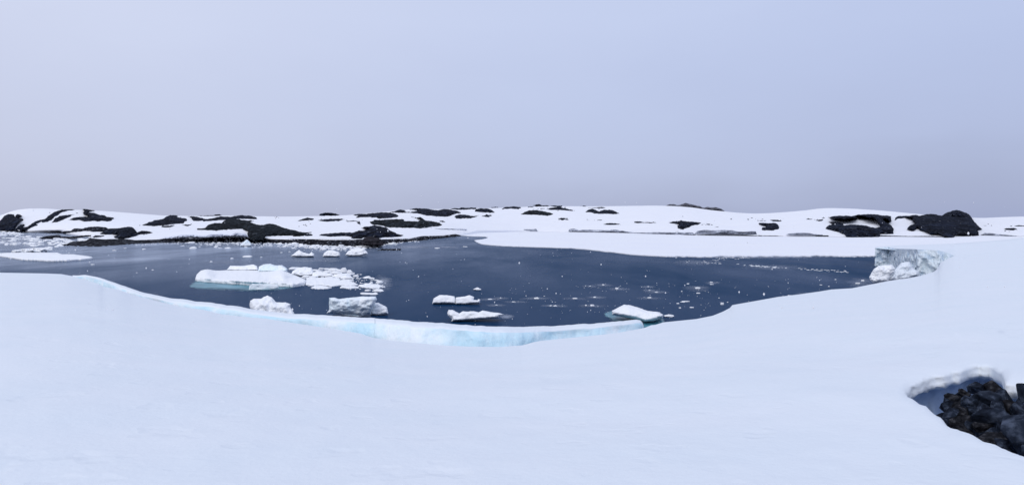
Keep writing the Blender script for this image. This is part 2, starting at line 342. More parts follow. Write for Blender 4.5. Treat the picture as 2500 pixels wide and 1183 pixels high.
# weathered wall of the bite (a thing: ice wall)
V = []; FS = []; cols = []
for x in np.arange(2136, 2331, 1.5):
    Y = wY(x); top = P(x, wt(x), Y); c = []
    for j in range(16):
        t = j/15; z = top[2]*(1-t)-.4*t
        n1 = fb((top[0], top[1], z*1.3), .75, 5); dY = (n1*1.0-.3*math.sin(t*math.pi*.9))*min(1, t*5)
        s = (Y+dY-1.2*t)/Y
        c.append(len(V)); V.append((top[0]*s, Y*s, z+.02))
    cols.append(c)
for a, b2 in zip(cols[:-1], cols[1:]):
    for j in range(15): FS.append((a[j], b2[j], b2[j+1], a[j+1]))
# end face turning the corner to the left, and a back so that it is a solid block
n0 = cols[0]; ring = []
for v in n0: X, Y, z = V[v]; ring.append(len(V)); V.append((X*(Y+9)/Y+1.2, Y+9, z))
for j in range(15): FS.append((ring[j], n0[j], n0[j+1], ring[j+1]))
n1 = cols[-1]; FS.append((n0[0], ring[0], n1[0])); 
o = mk('ice_wall', V, FS, M['wall'], smooth=False); recalc(o)
tag(o, 'weathered grey and pale blue ice wall cut into the snow beside the dark water', 'ice wall')

# ---------------------------------------------------------------- cracked slab along the rim: two long blocks
OUTER = [(175, 671.5), (205, 671), (225, 673.5), (245, 678), (290, 693), (320, 703), (350, 713), (390, 722), (430, 728), (470, 733), (560, 744), (640, 757), (700, 764), (800, 769), (900, 775), (915, 776), (1000, 783), (1100, 790), (1150, 793.5), (1200, 796), (1270, 797), (1350, 795), (1450, 789), (1540, 781), (1555, 780), (1564, 781), (1570, 788), (1573, 797)]
outer = curve(OUTER); gapc = curve([(175, .25), (300, .7), (500, 1.0), (900, 1.2), (1350, 1.2), (1573, .7)])
widc = curve([(175, .5), (300, 2.2), (500, 1.8), (900, 1.4), (1400, 1.3), (1540, 1.1), (1573, .3)])
def slab(x0, x1, label, seed):
    V = []; FS = []; cols = []
    X = np.linspace(x0, x1, int((x1-x0)/3))
    for x in X:
        Yr = rimY_s(x); Yo = Yr+gapc(x)+widc(x); yo = outer(x)
        top = P(x, yo, Yo); Yi = Yr+gapc(x)+(0 if x0 < 500 else .25*math.exp(-(x-x0)/30))+fb((x*.02, seed, 0), 1, 4)*.12; z0 = top[2]
        xx = (x-CX)/F; c = []
        prof = [(Yi-1.0, -.6), (Yi-.75, z0*.3), (Yi-.5, z0*.5), (Yi-.34, z0*.65), (Yi-.2, z0*.78), (Yi-.1, z0-.22), (Yi, z0-.10), (Yi+.12, z0-.035), (Yi+.35, z0), (Yo-.15, z0+.005), (Yo, z0-.0), (Yo+.1, z0-.12), (Yo+.12, z0-.6), (Yo+.1, -.6)]
        for k, (Y, z) in enumerate(prof):
            d = fb((xx*30, z*1.6, seed), .55, 5)*(.42 if 0 < k < 6 else .10)+(fb((xx*30, 9, seed), 1.2, 3)*.03 if 4 < k < 9 else 0)
            c.append(len(V)); V.append((xx*Y, Y+d, z+(fb((x*.03, 2, seed), 1, 3)*.045 if 5 < k < 12 else 0)))
        cols.append(c)
    m = len(cols[0])
    for a, b2 in zip(cols[:-1], cols[1:]):
        for j in range(m-1): FS.append((a[j], b2[j], b2[j+1], a[j+1]))
        FS.append((a[m-1], b2[m-1], b2[0], a[0]))
    FS.append(tuple(cols[0])); FS.append(tuple(reversed(cols[-1])))
    o = mk('ice_slab', V, FS, [M['slab'], M['snow']])
    for p in o.data.polygons:
        if p.index < len(FS)-2 and p.index % m in (6, 7, 8, 9, 10): p.material_index = 1
    recalc(o)
    tag(o, label, 'ice slab', 'cracked ice slabs along the snow rim')
slab(177, 915.3, 'long narrow pale blue ice slab, split from the snow, tapering to the left', 1)
slab(915.3, 1572, 'broad pale blue ice slab ending in a blunt tip above the water', 2)

# ---------------------------------------------------------------- water, sea ice
s = 6000
tag(mk('water', [(-s, -60, 0), (s, -60, 0), (s, 9000, 0), (-s, 9000, 0)], [(0, 1, 2, 3)], M['water']), kind='structure')
EDGE = [(1158, 586), (1163, 590), (1176, 595), (1200, 597.5), (1240, 600), (1290, 601.5), (1400, 605), (1430, 607.5), (1470, 612), (1500, 615), (1540, 620), (1590, 623), (1640, 625), (1680, 624.5), (1720, 626.5), (1760, 624), (1850, 624.5), (1900, 623.5), (1950, 624.5), (2000, 623), (2060, 624.5), (2136, 623.5), (2400, 620), (3600, 606)]
BACK = [(3600, 556), (1200, 552), (1000, 556), (1040, 571), (1110, 573.2), (1150, 576), (1184, 577), (1192, 579), (1186, 582), (1176, 584)]
poly = [(float(x), float(np.interp(x, [p[0] for p in EDGE], [p[1] for p in EDGE]))) for x in np.arange(1158, 3601, 5)]
e2 = []
for x, y in poly:
    e2.append((x, y+fb((x*.06, 0, 0), 1, 4)*1.2*(.5 if x < 1600 else 1.3)))
poly = e2+BACK
poly = [p for p in poly]
V = []; n = len(poly)
for x, y in poly: V.append(P(x, y, Yat(y, .22)))
for x, y in poly: X, Y, z = P(x, y, Yat(y, .22)); V.append((X, Y, -.3))
FS = [tuple(range(n))]+[(i, (i+1) % n, n+(i+1) % n, n+i) for i in range(n)]
o = mk('sea_ice', V, FS, M['seaice'], smooth=False); recalc(o); tag(o, kind='structure')

# ---------------------------------------------------------------- far land
SNOWEDGE = [(-500, 562), (60, 565), (150, 566), (168, 572), (216, 577), (222, 583), (250, 585), (300, 584), (330, 587), (400, 585.5), (420, 584.5), (480, 582), (530, 578.5), (560, 577), (605, 578), (615, 582), (645, 580), (660, 583), (700, 584), (735, 586), (800, 585), (860, 585), (880, 587), (935, 586.5), (1000, 583), (1030, 577.5), (1080, 576), (1115, 572), (1124, 573), (1150, 567), (1165, 562.5), (1300, 564), (1380, 565), (1500, 567), (1600, 570), (1700, 573), (1850, 575), (2000, 576), (2060, 577), (2150, 575.5), (2300, 577), (2400, 573), (2480, 575.5), (3200, 575)]
FBASE = [(-500, Yat(562, .6)), (60, Yat(565, .7)), (150, Yat(566, .8)), (168, 480), (216, 400), (222, 330), (300, 300), (400, 292), (560, 288), (640, 285), (720, 275), (760, 262), (880, 250), (930, 262), (980, 290), (1040, 338), (1085, 378), (1120, 430), (1150, 560), (1165, 690), (1300, 643), (1380, 611), (1500, 555), (1600, 489), (1700, 436), (1850, 407), (2000, 394), (2060, 382), (2150, 400), (2300, 382), (2400, 436), (2480, 400), (3200, 400)]
SKY = [(-500, 535), (-100, 530), (0, 527), (10, 522), (35, 513), (60, 509.5), (90, 508.5), (120, 509), (150, 512), (200, 512), (260, 515), (330, 520.5), (400, 526), (470, 527), (560, 526), (620, 527.5), (700, 528.5), (780, 527), (850, 525), (900, 520), (960, 515), (1000, 511), (1100, 510), (1200, 508), (1300, 504), (1380, 503), (1450, 503.5), (1600, 501.5), (1650, 503), (1690, 506), (1730, 512), (1765, 515.5), (1800, 519), (1840, 521), (1880, 520), (1930, 516.5), (1970, 513), (2000, 508.5), (2030, 507.5), (2080, 509), (2150, 513.5), (2230, 521), (2260, 524), (2380, 531.5), (2400, 532), (2440, 530), (2500, 528), (3200, 524)]
YS = [(-500, 950), (0, 900), (150, 850), (300, 820), (500, 850), (800, 900), (1000, 980), (1300, 1100), (1650, 1150), (1850, 1050), (2000, 950), (2200, 880), (3200, 880)]
sedge = curve(SNOWEDGE); fbase = curve(FBASE); skyl = curve(SKY); ysk = curve(YS)
def smoothed(f, x, r): return sum(f(x+d*r) for d in (-1, -.5, 0, .5, 1))/5
_hx = np.arange(-900, 3600, 8.0); _hk = np.exp(-(np.arange(-40, 41)*8/90.0)**2/2); _hk /= _hk.sum()
_hy, _hq, _hs = [np.convolve(np.pad([f_(x) for x in _hx], 40, 'edge'), _hk, 'valid') for f_ in (sedge, lambda x: 1/fbase(x), lambda x: 1/ysk(x))]
wgap = curve([(1105, 1), (1128, 0), (1230, 0), (1300, 1)])
def hillY(x, y):
    y1 = smoothed(skyl, x, 12); q1 = float(np.interp(x, _hx, _hs)); ys = float(np.interp(x, _hx, _hy)); q0 = float(np.interp(x, _hx, _hq)); y0 = sedge(x)
    def base(v): t = (ys-v)/(ys-y1); return q0+(q1-q0)*min(1.0, max(-.2, t))
    return 1/(base(y)+wgap(x)*(1/fbase(x)-base(y0))*math.exp(-max(0, y0-y)/7))
V = []; FS = []; cols = []
for x in np.arange(-500, 3201, 6.0):
    c = []; y0 = sedge(x); y1 = smoothed(skyl, x, 12); Y0 = hillY(x, y0); T = P(x, y0, Y0)
    lipn = fb((x*.05, 0, 0), 1, 3)
    for k, (dY, z) in enumerate(((-1, -.6), (.5, max(.0, T[2]-1.6)), (1.6, T[2]-.9), (1.0+lipn*.6, T[2]-.45), (0, T[2]-.08))):
        c.append(len(V)); V.append((T[0]*(1+dY/Y0), Y0+dY, min(z, T[2])))
    for j in range(41):
        t = j/40; y = y0+(y1-y0)*t; Y = hillY(x, y)
        X, Y, z = P(x, y, Y); a = math.sin(t*math.pi)
        z += a*(fb((X, Y, 0), .012, 3)*.9+fb((X, Y, 7), .06, 3)*.22)
        c.append(len(V)); V.append((X, Y, z))
    X, Y, z = V[c[-1]]
    for s_, dz in ((1.04, -.6), (1.12, -5), (1.4, -30), (1.6, -60)): c.append(len(V)); V.append((X*s_, Y*s_, z+dz))
    cols.append(c)
for a, b2 in zip(cols[:-1], cols[1:]):
    for j in range(len(a)-1): FS.append((a[j], b2[j], b2[j+1], a[j+1]))
o = mk('snow_hill', V, FS, M['far_snow']); recalc(o); tag(o, kind='structure')

# black rocky shore below the snow
SHU = [(150, 597.5), (163, 596.5), (175, 591), (210, 588), (220, 582), (250, 585), (300, 583.5), (330, 587), (400, 585), (480, 581), (530, 578), (605, 577), (640, 579), (660, 583), (700, 584), (800, 585), (880, 585), (935, 585), (1000, 583), (1030, 577), (1080, 576), (1112, 572), (1124, 575.2)]
SHL = [(150, 598.5), (163, 599), (185, 602), (240, 603), (280, 600), (310, 597), (400, 592.5), (480, 591), (560, 591.5), (620, 591), (660, 593), (720, 595), (760, 599), (830, 601), (880, 603), (910, 602), (940, 597), (980, 592), (1040, 586), (1085, 580.5), (1124, 576.6)]
shu = curve(SHU); shl = curve(SHL); V = []; FS = []; cols = []
for x in np.arange(150, 1124.5, 1.6):
    yl = shl(x)+fb((x*.16, 0, 0), 1, 4)*2.0; yu = shu(x)-1.2; Yl = Yat(yl, -.05); Yu = max(min(fbase(x)+3, Yl+80, Yat(yu, .5)), Yl+.5)
    c = []
    for j in range(9):
        t = j/8; y = yl+(yu-yl)*t; Y = 1/(1/Yl+(1/Yu-1/Yl)*t)
        n1 = fb((x*.35, y*.7, 2), 1, 4) if 0 < j else 0
        c.append(len(V)); V.append(P(x, y+n1*.5, Y-n1*2.2*(t > 0)))
    X, Y, z = V[c[-1]]; c.append(len(V)); V.append((X, Y+6, -.5)); X, Y, z = V[c[0]]; c.insert(0, len(V)); V.append((X, Y, -.8))
    cols.append(c)
for a, b2 in zip(cols[:-1], cols[1:]):
    for j in range(len(a)-1): FS.append((a[j], b2[j], b2[j+1], a[j+1]))
o = mk('rocky_shore', V, FS, M['shore'], smooth=False); recalc(o); tag(o, kind='structure')

# ---------------------------------------------------------------- traced outlines: crop origin and scale
CR = {1: (0, 480, 5.914), 2: (400, 480, 5.914), 3: (800, 480, 5.914), 4: (1200, 480, 5.914), 5: (1600, 480, 5.914), 6: (2000, 480, 4.97),
      'A': (440, 570, 4.733), 'B': (900, 640, 3.125), 'W': (2080, 580, 8.333), 'D': (1500, 640, 3.125)}
def px(c, s):
    x0, y0, k = CR[c]; v = [float(t) for t in s.replace(',', ' ').split()]
    return [(x0+v[i]/k, y0+v[i+1]/k) for i in range(0, len(v), 2)]
def rock(c, s, label, mt='rock', B0=5.0, kf=.5, behind=0, group='dark rock outcrops on the far snow hill', name='rock_outcrop', step=None, amp=None, e0=2.2, nz=1.0):
    poly = px(c, s); ps = np.array(poly); wpx = np.ptp(ps[:, 0]); hpx = np.ptp(ps[:, 1]); seed = int(ps.sum()) % 997
    st = step or max(1.0, min(2.0, wpx/22))
    ye = ps[:, 1].max()
    yy = np.linspace(ps[:, 1].min()-1, ye+1, 60)
    cache = {}
    gx = np.arange(ps[:, 0].min()-12, ps[:, 0].max()+13, 1.0); gb = []
    for x_ in gx:
        q = np.column_stack([np.full(60, x_), yy]); m = inside(poly, q); gb.append(yy[m].max() if m.any() else np.nan)
    gb = np.array(gb); ok = ~np.isnan(gb); gb = np.interp(gx, gx[ok], gb[ok]); kk = np.hanning(17); gb = np.convolve(np.pad(gb, 8, 'edge'), kk/kk.sum(), 'valid')
    def ybot(x): return float(np.interp(x, gx, gb))
    ths = min(1.0, hpx/8)
    def front(x, y, e):
        Y0 = hillY(x, y)+behind; g_ = 1-math.exp(-e/e0); yb = ybot(x); b_ = B0*ths
        if yb is not None: b_ += max(0, kf*(Y0-behind-hillY(x, min(yb, sedge(x)+3))))
        nn = fb((x*.30+seed, y*.55, 1), 1, 5)*2.6*nz+fb((x*.09+seed, y*.2, 4), 1, 3)*5*nz
        return Y0-g_*(b_+nn*ths)
    def back(x, y, e): return hillY(x, y)+behind+(1-math.exp(-e/2))*6
    o = shell(name, poly, front, back, M[mt], step=st, ystep=max(.7, st*.75), seed=seed, amp=1.5 if amp is None else amp)
    tag(o, label, 'rock outcrop' if name == 'rock_outcrop' else name.replace('_', ' '), group); return o
rock(1, '-90 400 0 345 60 280 115 248 195 252 215 290 245 252 300 262 325 282 262 300 345 322 330 348 270 385 215 465 250 470 280 500 100 498 0 490 -90 500', 'dark rock headland ending the snow hill above packed brash ice', B0=14)
rock(1, '215 468 300 400 355 398 330 440 400 430 470 380 540 340 650 318 700 270 800 215 900 185 1050 180 1080 190 950 210 880 235 800 290 740 335 680 362 610 370 600 350 510 395 570 412 470 440 400 475 350 512 270 505 290 480', 'long diagonal rock rib climbing from the shore to the rounded snow summit')
rock(1, '745 375 800 310 870 275 990 260 1080 255 1000 295 920 325 830 362', 'slanting rock streak just below the long diagonal rib')
rock(1, '1185 182 1225 175 1290 188 1355 195 1370 205 1290 212 1280 228 1370 235 1440 262 1510 265 1540 290 1640 298 1640 318 1600 322 1640 345 1600 368 1540 372 1480 355 1400 365 1360 345 1320 350 1200 350 1150 330 985 335 1060 305 1150 290 1280 285 1210 262 1195 225 1220 205', 'ragged rock patch spilling down from the skyline beside the rounded snow summit')
rock(1, '1675 380 1720 342 1800 345 1800 362 1890 358 1830 378 1740 388', 'small pointed rock right of the ragged skyline patch')
rock(1, '1905 385 2000 355 2090 342 2180 345 2100 370 2000 392', 'thin slanting rock streak left of the tall dark knoll')
rock(2, '-310 410 -230 365 -110 335 -30 325 0 310 40 280 95 263 205 270 180 288 230 300 320 310 340 350 330 378 200 392 0 410 -150 418', 'tall dark knoll with a long tail to its left on the skyline')
rock(2, '345 352 420 345 400 310 335 285 400 280 470 290 560 310 600 320 700 310 820 280 960 290 1060 270 1140 265 1170 275 1230 270 1310 288 1340 300 1350 325 1200 318 1040 322 950 325 880 345 760 355 640 365 480 380 460 372 560 352 400 372', 'low wavy rock ridge stretching right from the tall dark knoll')
rock(2, '480 276 600 272 720 270 740 256 800 252 860 268 740 278 600 280', 'thin crest rock on the skyline above the low wavy ridge', B0=2)
rock(2, '480 460 600 450 640 405 740 375 830 382 870 345 920 325 1040 320 1180 340 1300 342 1300 350 1220 355 1330 400 1440 408 1520 385 1620 400 1700 440 1900 485 2000 510 2140 512 2050 535 2020 565 1870 575 1860 560 1600 565 1470 570 1440 625 1300 640 1250 615 1200 555 1215 495 1150 495 1130 485 1000 488 700 498 480 478', 'largest double humped dark crag reaching down to the rocky shore', B0=12, mt='rock_green')
rock(2, '-10 420 130 412 95 430 0 434', 'small flat rock sliver under the tall dark knoll', B0=1.5)
rock(2, '245 402 395 402 335 418', 'tiny rock sliver above the ice cornice', B0=1.5)
rock(2, '1590 292 1640 290 1620 298', 'tiny lone stone on the bare skyline', B0=1)
rock(2, '1930 350 2000 320 2080 302 2200 318 2130 338 2050 340', 'small wedge of rock in snow left of the crest hummock')
rock(2, '2005 404 2055 408 2030 414', 'tiny stone in the snow under the small wedge', B0=1)
rock(2, '2030 548 2080 530 2140 540 2150 560 2080 575 2040 565', 'little rock knob at the right foot of the double humped crag')
rock(3, '-126 270 -110 245 -30 232 50 232 110 245 160 255 195 268 100 275 -60 275', 'low crest hummock standing alone on the skyline')
rock(3, '-140 338 0 320 210 315 270 320 180 340 150 355 140 345 0 358 -80 352', 'flat grey rock band below the crest hummock')
rock(3, '235 390 290 350 360 342 470 352 480 385 490 415 430 405 420 385 350 380 260 392', 'hooked small rock patch above the shore crag')
rock(3, '350 270 400 252 490 245 520 250 600 240 700 230 900 225 960 240 1030 275 1000 290 860 308 750 315 700 300 600 300 450 305 380 308 440 275', 'broad dark rock ledge just under the skyline, left of the crest cluster')
rock(3, '895 220 960 215 1000 195 1050 185 1130 200 1100 212 1200 222 1210 235 1050 232 950 230', 'small crest rock between the two broad ledges')
rock(3, '1110 235 1220 215 1280 205 1300 190 1180 188 1230 168 1340 165 1440 172 1540 192 1600 190 1680 178 1800 190 1880 205 1945 235 1870 245 1780 270 1740 300 1680 298 1500 285 1400 275 1340 250 1200 238', 'widest crest outcrop, sloping right and down from the skyline')
rock(3, '1770 180 1820 162 1900 168 1930 155 1990 158 2060 160 2140 155 2145 180 1980 185 1880 188', 'row of small jagged stones along the skyline')
rock(3, '2115 215 2140 180 2200 168 2310 172 2370 190 2420 230 2280 232', 'rounded dark rock right of the jagged stone row')
rock(3, '1815 305 1850 270 1920 255 2000 258 2060 275 2120 280 2190 268 2120 290 2060 315 1900 325', 'rounded rock with a thin tail below the jagged stone row')
rock(3, '2215 280 2280 262 2360 262 2370 278 2280 290', 'small oval rock at the end of the thin tail')
rock(3, '535 355 620 348 690 330 760 335 880 325 1080 322 1110 335 1100 348 1200 350 1300 352 1340 335 1310 315 1200 292 1290 300 1340 292 1380 320 1400 340 1500 350 1620 375 1680 408 1600 430 1450 440 1330 455 1250 445 1130 448 860 442 800 420 720 410 620 400 590 370', 'long flat greenish black rock shelf above the pointed shore crag', mt='rock_green', B0=8)
rock(3, '1610 350 1660 345 1705 365 1650 370', 'small stone in snow above the right end of the long shelf', B0=2)
rock(3, '480 455 530 435 600 425 680 408 740 420 850 445 900 490 980 515 1000 535 1100 555 1050 575 940 582 800 585 760 600 700 600 600 580 520 590 490 610 330 605 350 575 280 570 0 575 -130 560 -90 540 0 530 200 515 380 515 450 485 520 490 590 465', 'pointed dark shore crag with a long low left arm', B0=10)
rock(3, '480 640 520 600 560 575 620 570 700 590 770 610 800 650 810 700 720 715 600 700 500 690', 'brown rubble mound at the waterline under the pointed crag', mt='rock_brown', B0=6, kf=0, behind=-14, group='shore rubble')
rock(1, '1030 490 1070 455 1200 455 1280 432 1400 428 1530 440 1560 460 1450 475 1370 490 1200 490 1100 510 900 530 640 560 440 550 360 530 280 520 330 505 600 515 760 505 900 498', 'low black rock strip along the cove shore', mt='shore', B0=10, kf=.2)
rock(1, '1290 500 1400 480 1550 460 1700 455 1780 440 1870 432 1930 450 1960 490 1980 515 2050 490 2150 500 2220 520 2120 540 2000 545 1960 570 1850 595 1760 610 1660 600 1640 580 1700 550 1550 545 1410 540 1480 505 1350 505', 'broad broken crag above the shore, left of the ice cornice', B0=10)
rock(1, '1340 578 1380 555 1530 562 1480 578 1350 592', 'small dark rock in the snow just above the shore', B0=3)
rock(4, '425 255 480 220 540 195 620 190 700 198 790 215 890 245 880 262 800 280 740 268 640 262', 'oval dark rock mound mid slope under the highest crest', mt='rock_green', B0=7)
rock(4, '780 180 850 160 960 150 1050 160 1120 180 1230 205 1180 212 1000 198 860 195', 'tapering rock whaleback right of the oval mound')
rock(4, '590 130 640 112 690 108 730 125 800 122 830 132 900 130 1020 128 1030 150 960 155 860 138 740 138 640 140', 'highest crest stones on the skyline')
rock(4, '500 152 560 140 640 150 520 158', 'small stone left below the highest crest stones', B0=2)
rock(4, '150 180 190 150 330 138 400 145 475 162 400 172 440 182 340 182 280 170', 'jagged skyline rock left of the highest crest stones')
rock(4, '-10 155 50 148 98 152 90 158 0 160', 'thin dark skyline stone left of the jagged rock', B0=1.5)
rock(4, '665 182 720 166 775 172 760 182', 'little grey rock touching the left tip of the whaleback', B0=2)
rock(4, '1355 220 1400 185 1450 172 1500 190 1550 210 1620 190 1700 188 1770 200 1845 242 1800 252 1580 248 1480 240 1420 222', 'twin humped smooth dark rock near the skyline', B0=7)
rock(4, '1380 162 1480 158 1580 145 1660 158 1600 165 1480 163', 'thin crest stone above the twin humped rock', B0=2)
rock(4, '1280 135 1340 130 1380 138 1330 143', 'tiny crest stone left above the twin humped rock', B0=1.5)
rock(4, '960 315 1020 303 1105 312 1050 325 1020 335', 'small kite shaped rock in the middle of open snow', B0=2)
rock(4, '1380 340 1450 332 1600 332 1580 340 1440 342', 'very thin dark rock line in open snow', B0=2)
rock(4, '1580 398 1660 385 1740 380 1820 388 1910 398 1850 410 1750 415 1660 408', 'spindle shaped dark rock above the layered ice foot', B0=3)
rock(4, '2060 358 2140 358 2200 368 2375 370 2290 382 2200 380 2100 388 2060 375', 'forked thin rock to the right of the spindle rock', B0=3)
rock(5, '90 142 160 125 210 108 270 112 310 125 360 115 440 90 520 108 640 138 700 160 740 150 800 152 880 155 950 175 1010 215 940 215 850 205 760 200 640 180 480 160 350 158 200 152', 'grey distant rock peak rising behind the snow crest', mt='rock_haze', B0=3, behind=60)
rock(5, '175 375 260 355 350 350 370 335 395 352 500 358 600 365 660 375 630 400 620 412 520 420 480 440 410 462 380 470 320 450 310 410 340 405 180 388', 'black bird shaped outcrop with a downward bulge', B0=7)
rock(5, '660 402 720 392 690 402 670 406', 'tiny sliver right of the bird shaped outcrop', B0=1)
rock(5, '745 395 770 388 805 398 770 408', 'small oval stone right of the bird shaped outcrop', B0=1.5)
rock(5, '855 438 915 432 890 446', 'tiny stone above the layered ice cliff', B0=1)
rock(5, '275 292 375 290 410 298 300 298', 'thin stone line above the bird shaped outcrop', B0=1)
rock(5, '1005 328 1060 318 1100 315 1160 328 1280 330 1340 325 1430 338 1330 348 1200 350 1100 342', 'long thin dark bar of rock in the snow saddle', B0=3)
rock(5, '1640 330 1700 332 1770 335 1880 358 1780 370 1720 362', 'slim slanting rock above the square outcrop', B0=3)
rock(5, '1440 385 1500 375 1600 380 1740 382 1770 400 1800 460 1760 475 1680 490 1600 488 1540 480 1520 450 1590 440 1590 420 1480 400', 'squarish dark outcrop just above the ice foot', B0=7)
rock(5, '1470 345 1540 342 1600 346 1540 350', 'hairline rock streak left of the slim slanting rock', B0=1)
rock(5, '2300 335 2380 330 2450 315 2400 345 2360 352', 'small winged rock left of the big snow ringed outcrop', B0=2)
rock(5, '2230 326 2270 318 2260 326', 'tiny stone beside the small winged rock', B0=1)
rock(6, '105 250 170 235 250 228 400 235 480 215 560 212 700 212 760 228 830 225 870 240 880 295 860 310 790 285 880 350 905 380 900 450 740 450 730 500 620 512 430 505 340 495 300 455 200 420 65 390 100 350 170 330 110 305 200 300 290 325 300 345 400 335 480 340 560 345 620 365 690 378 740 360 700 300 660 270 600 265 520 240 440 240 500 265 400 270 300 285 180 280', 'large dark outcrop curling round a bright snow patch', B0=12)
rock(6, '905 295 915 260 960 235 1080 228 1170 220 1220 232 1300 212 1360 205 1430 218 1490 230 1540 195 1600 175 1660 158 1700 162 1780 195 1820 215 1860 265 1880 300 1920 345 1980 390 1960 400 1925 395 1940 468 1870 475 1760 475 1650 465 1640 505 1510 505 1480 465 1350 460 1280 430 1220 405 1190 380 1150 415 1060 400 1090 355 1160 325 1110 280 1130 262 1040 258 960 275', 'tallest dark rock dome breaking the skyline', B0=26)
rock(6, '1975 350 2020 346 2055 353 2010 356', 'tiny flat stone right of the tallest dome', B0=1)
rock(6, '2245 388 2300 378 2360 378 2395 392 2320 398', 'small flat rock in the snow near the frame edge', B0=2)
rock(6, '2365 355 2420 346 2540 350 2540 362 2400 362', 'thin rock bar cut by the right edge of the view', B0=2)
# scattered stones on the snow round the outcrops
V = []; FS = []; rz = random.Random(21); OC = [o for o in sc.objects if o.name.startswith('rock_outcrop')]
for k in range(210):
    o = rz.choice(OC); v = o.data.vertices[rz.randrange(len(o.data.vertices))].co
    x = CX+v.x/v.y*F+rz.gauss(0, 9); y = HZ+(H-v.z)/v.y*F+rz.gauss(0, 2.2)
    if y > sedge(x)-1 or y < smoothed(skyl, x, 12)+1.5: continue
    Y = hillY(x, y); X, Y, z = P(x, y, Y-1.5); r_ = rz.uniform(.25, .8)*Y/500; c = len(V)
    for a in range(6): V.append((X+math.cos(a)*r_*rz.uniform(1, 2.6), Y+math.sin(a)*r_, z-.5))
    V.append((X, Y, z+r_*.6)); FS += [(c+a, c+(a+1) % 6, c+6) for a in range(6)]
tag(mk('scattered_stones', V, FS, M['rock'], smooth=False), 'tiny dark stones scattered over the snow round the outcrops', 'stones', kind='stuff')
# rock spit with snow lumps in the cove
def wrock(c, s, label, mt='shore', hgt=1.0, name='rock_spit', cat='rock spit'):
    poly = px(c, s); ps = np.array(poly); yb = ps[:, 1].max(); sd = int(ps.sum()) % 997; Yb = Yat(yb, -.1)
    def front(x, y, e):
        t = (yb-y); n1 = fb((x*.4+sd, y*.8, 2), 1, 4)
        return Yb+t*2.0*hgt+n1*2.5*min(1, e)
    o = shell(name, poly, front, lambda x, y, e: front(x, y, 0)+5*(1-math.exp(-e)), M[mt], step=1.3, ystep=.9, seed=sd, amp=.9)
    tag(o, label, cat)
wrock(1, '560 602 640 570 740 560 850 548 890 570 1000 575 1060 570 1240 555 1320 550 1310 575 1240 580 1100 600 1050 612 850 614 700 612', 'narrow black rock spit among the brash ice of the cove')
wrock(3, '700 780 780 750 1060 752 1045 782 900 790 760 792', 'low flat black rock ledge awash beside the rubble mound')
# ice foot / cliffs of layered dirty snow
def foot(c, s, label, mt='foot', fr=3.0):
    poly = px(c, s); sd = int(np.array(poly).sum()) % 997
    def front(x, y, e): return fbase(x)-fr*(1-math.exp(-e/1.2))+fb((x*.25+sd, y*1.2, 1), 1, 4)*1.5*min(1, e)
    def back(x, y, e): return fbase(x)+2.5*(1-math.exp(-e))
    o = shell('dark_strip' if mt == 'shore' else 'ice_cliff', poly, front, back, M[mt], step=1.5, ystep=.8, seed=sd, amp=.8)
    tag(o, label, 'rock ledge' if mt == 'shore' else 'ice cliff', 'dark waterline strips under the ice cliffs' if mt == 'shore' else 'layered ice cliffs at the foot of the snow hill')  # 'rock ledge' also tags the black strip that stands in for the shaded gap
foot(3, '1520 455 1650 462 1760 460 1900 465 2050 470 2165 482 2050 486 1850 478 1640 472', 'thin grey ice ledge line left of the frozen bay')
foot(4, '-115 455 0 455 120 460 260 478 420 472 560 468 650 465 670 505 580 508 480 500 400 490 260 490 100 492 0 490 -80 475', 'narrow layered ice cliff between the thin ledge and the snow gap')
foot(4, '1110 500 1125 465 1200 460 1270 480 1380 475 1480 478 1600 480 1700 482 1760 470 1850 485 1950 500 2050 512 2200 518 2366 512 2530 515 2900 515 2950 545 2900 560 2700 562 2530 550 2366 545 2200 535 2000 522 1800 518 1530 518 1400 512 1250 512 1160 518', 'longest layered grey ice cliff behind the fast ice')
foot(5, '560 540 600 495 700 480 860 485 980 480 1100 482 1180 500 1280 505 1380 495 1450 500 1470 545 1300 556 1100 552 900 555 750 548', 'tallest rough grey ice cliff above a black gap')
foot(5, '1880 550 1930 528 2050 520 2200 520 2300 540 2420 545 2410 562 2200 560 2000 560', 'grey ice cliff between the square outcrop and the curled outcrop')
foot(6, '1950 462 2010 438 2120 445 2220 458 2400 475 2390 484 2200 478 2050 468', 'small tapering ice cliff right of the tallest dome')
foot(1, '2290 612 2380 580 2484 568 2600 550 2780 545 2900 560 3050 540 3250 535 3330 545 3400 520 3540 530 3600 590 3500 585 3300 575 3200 590 2900 600 2750 590 2600 615 2400 622', 'thick snow cornice with grey layers above the black shore', 'cornice')
foot(5, '600 556 760 552 1000 560 1200 558 1460 558 1480 566 1300 568 1050 566 800 562 640 572', 'black strip for the shaded gap under the tallest ice cliff', 'shore')  # solid black strip stands in for the shaded gap below the cliff
foot(5, '1470 555 1600 560 1750 562 1850 570 1700 574 1500 572', 'black waterline streak under the squarish outcrop', 'shore')
foot(5, '2290 560 2366 556 2500 558 2500 570 2350 572', 'short black strip at the left foot of the curled outcrop', 'shore')
foot(6, '735 468 900 472 1100 478 1300 475 1490 478 1480 495 1200 492 1000 490 740 500', 'long black strip between the curled outcrop and the dome', 'shore', 4)
foot(6, '1660 480 1800 475 2000 478 2150 470 2400 478 2390 486 2100 488 1900 492 1700 498', 'thin black strip at the right foot of the dome', 'shore', 4)

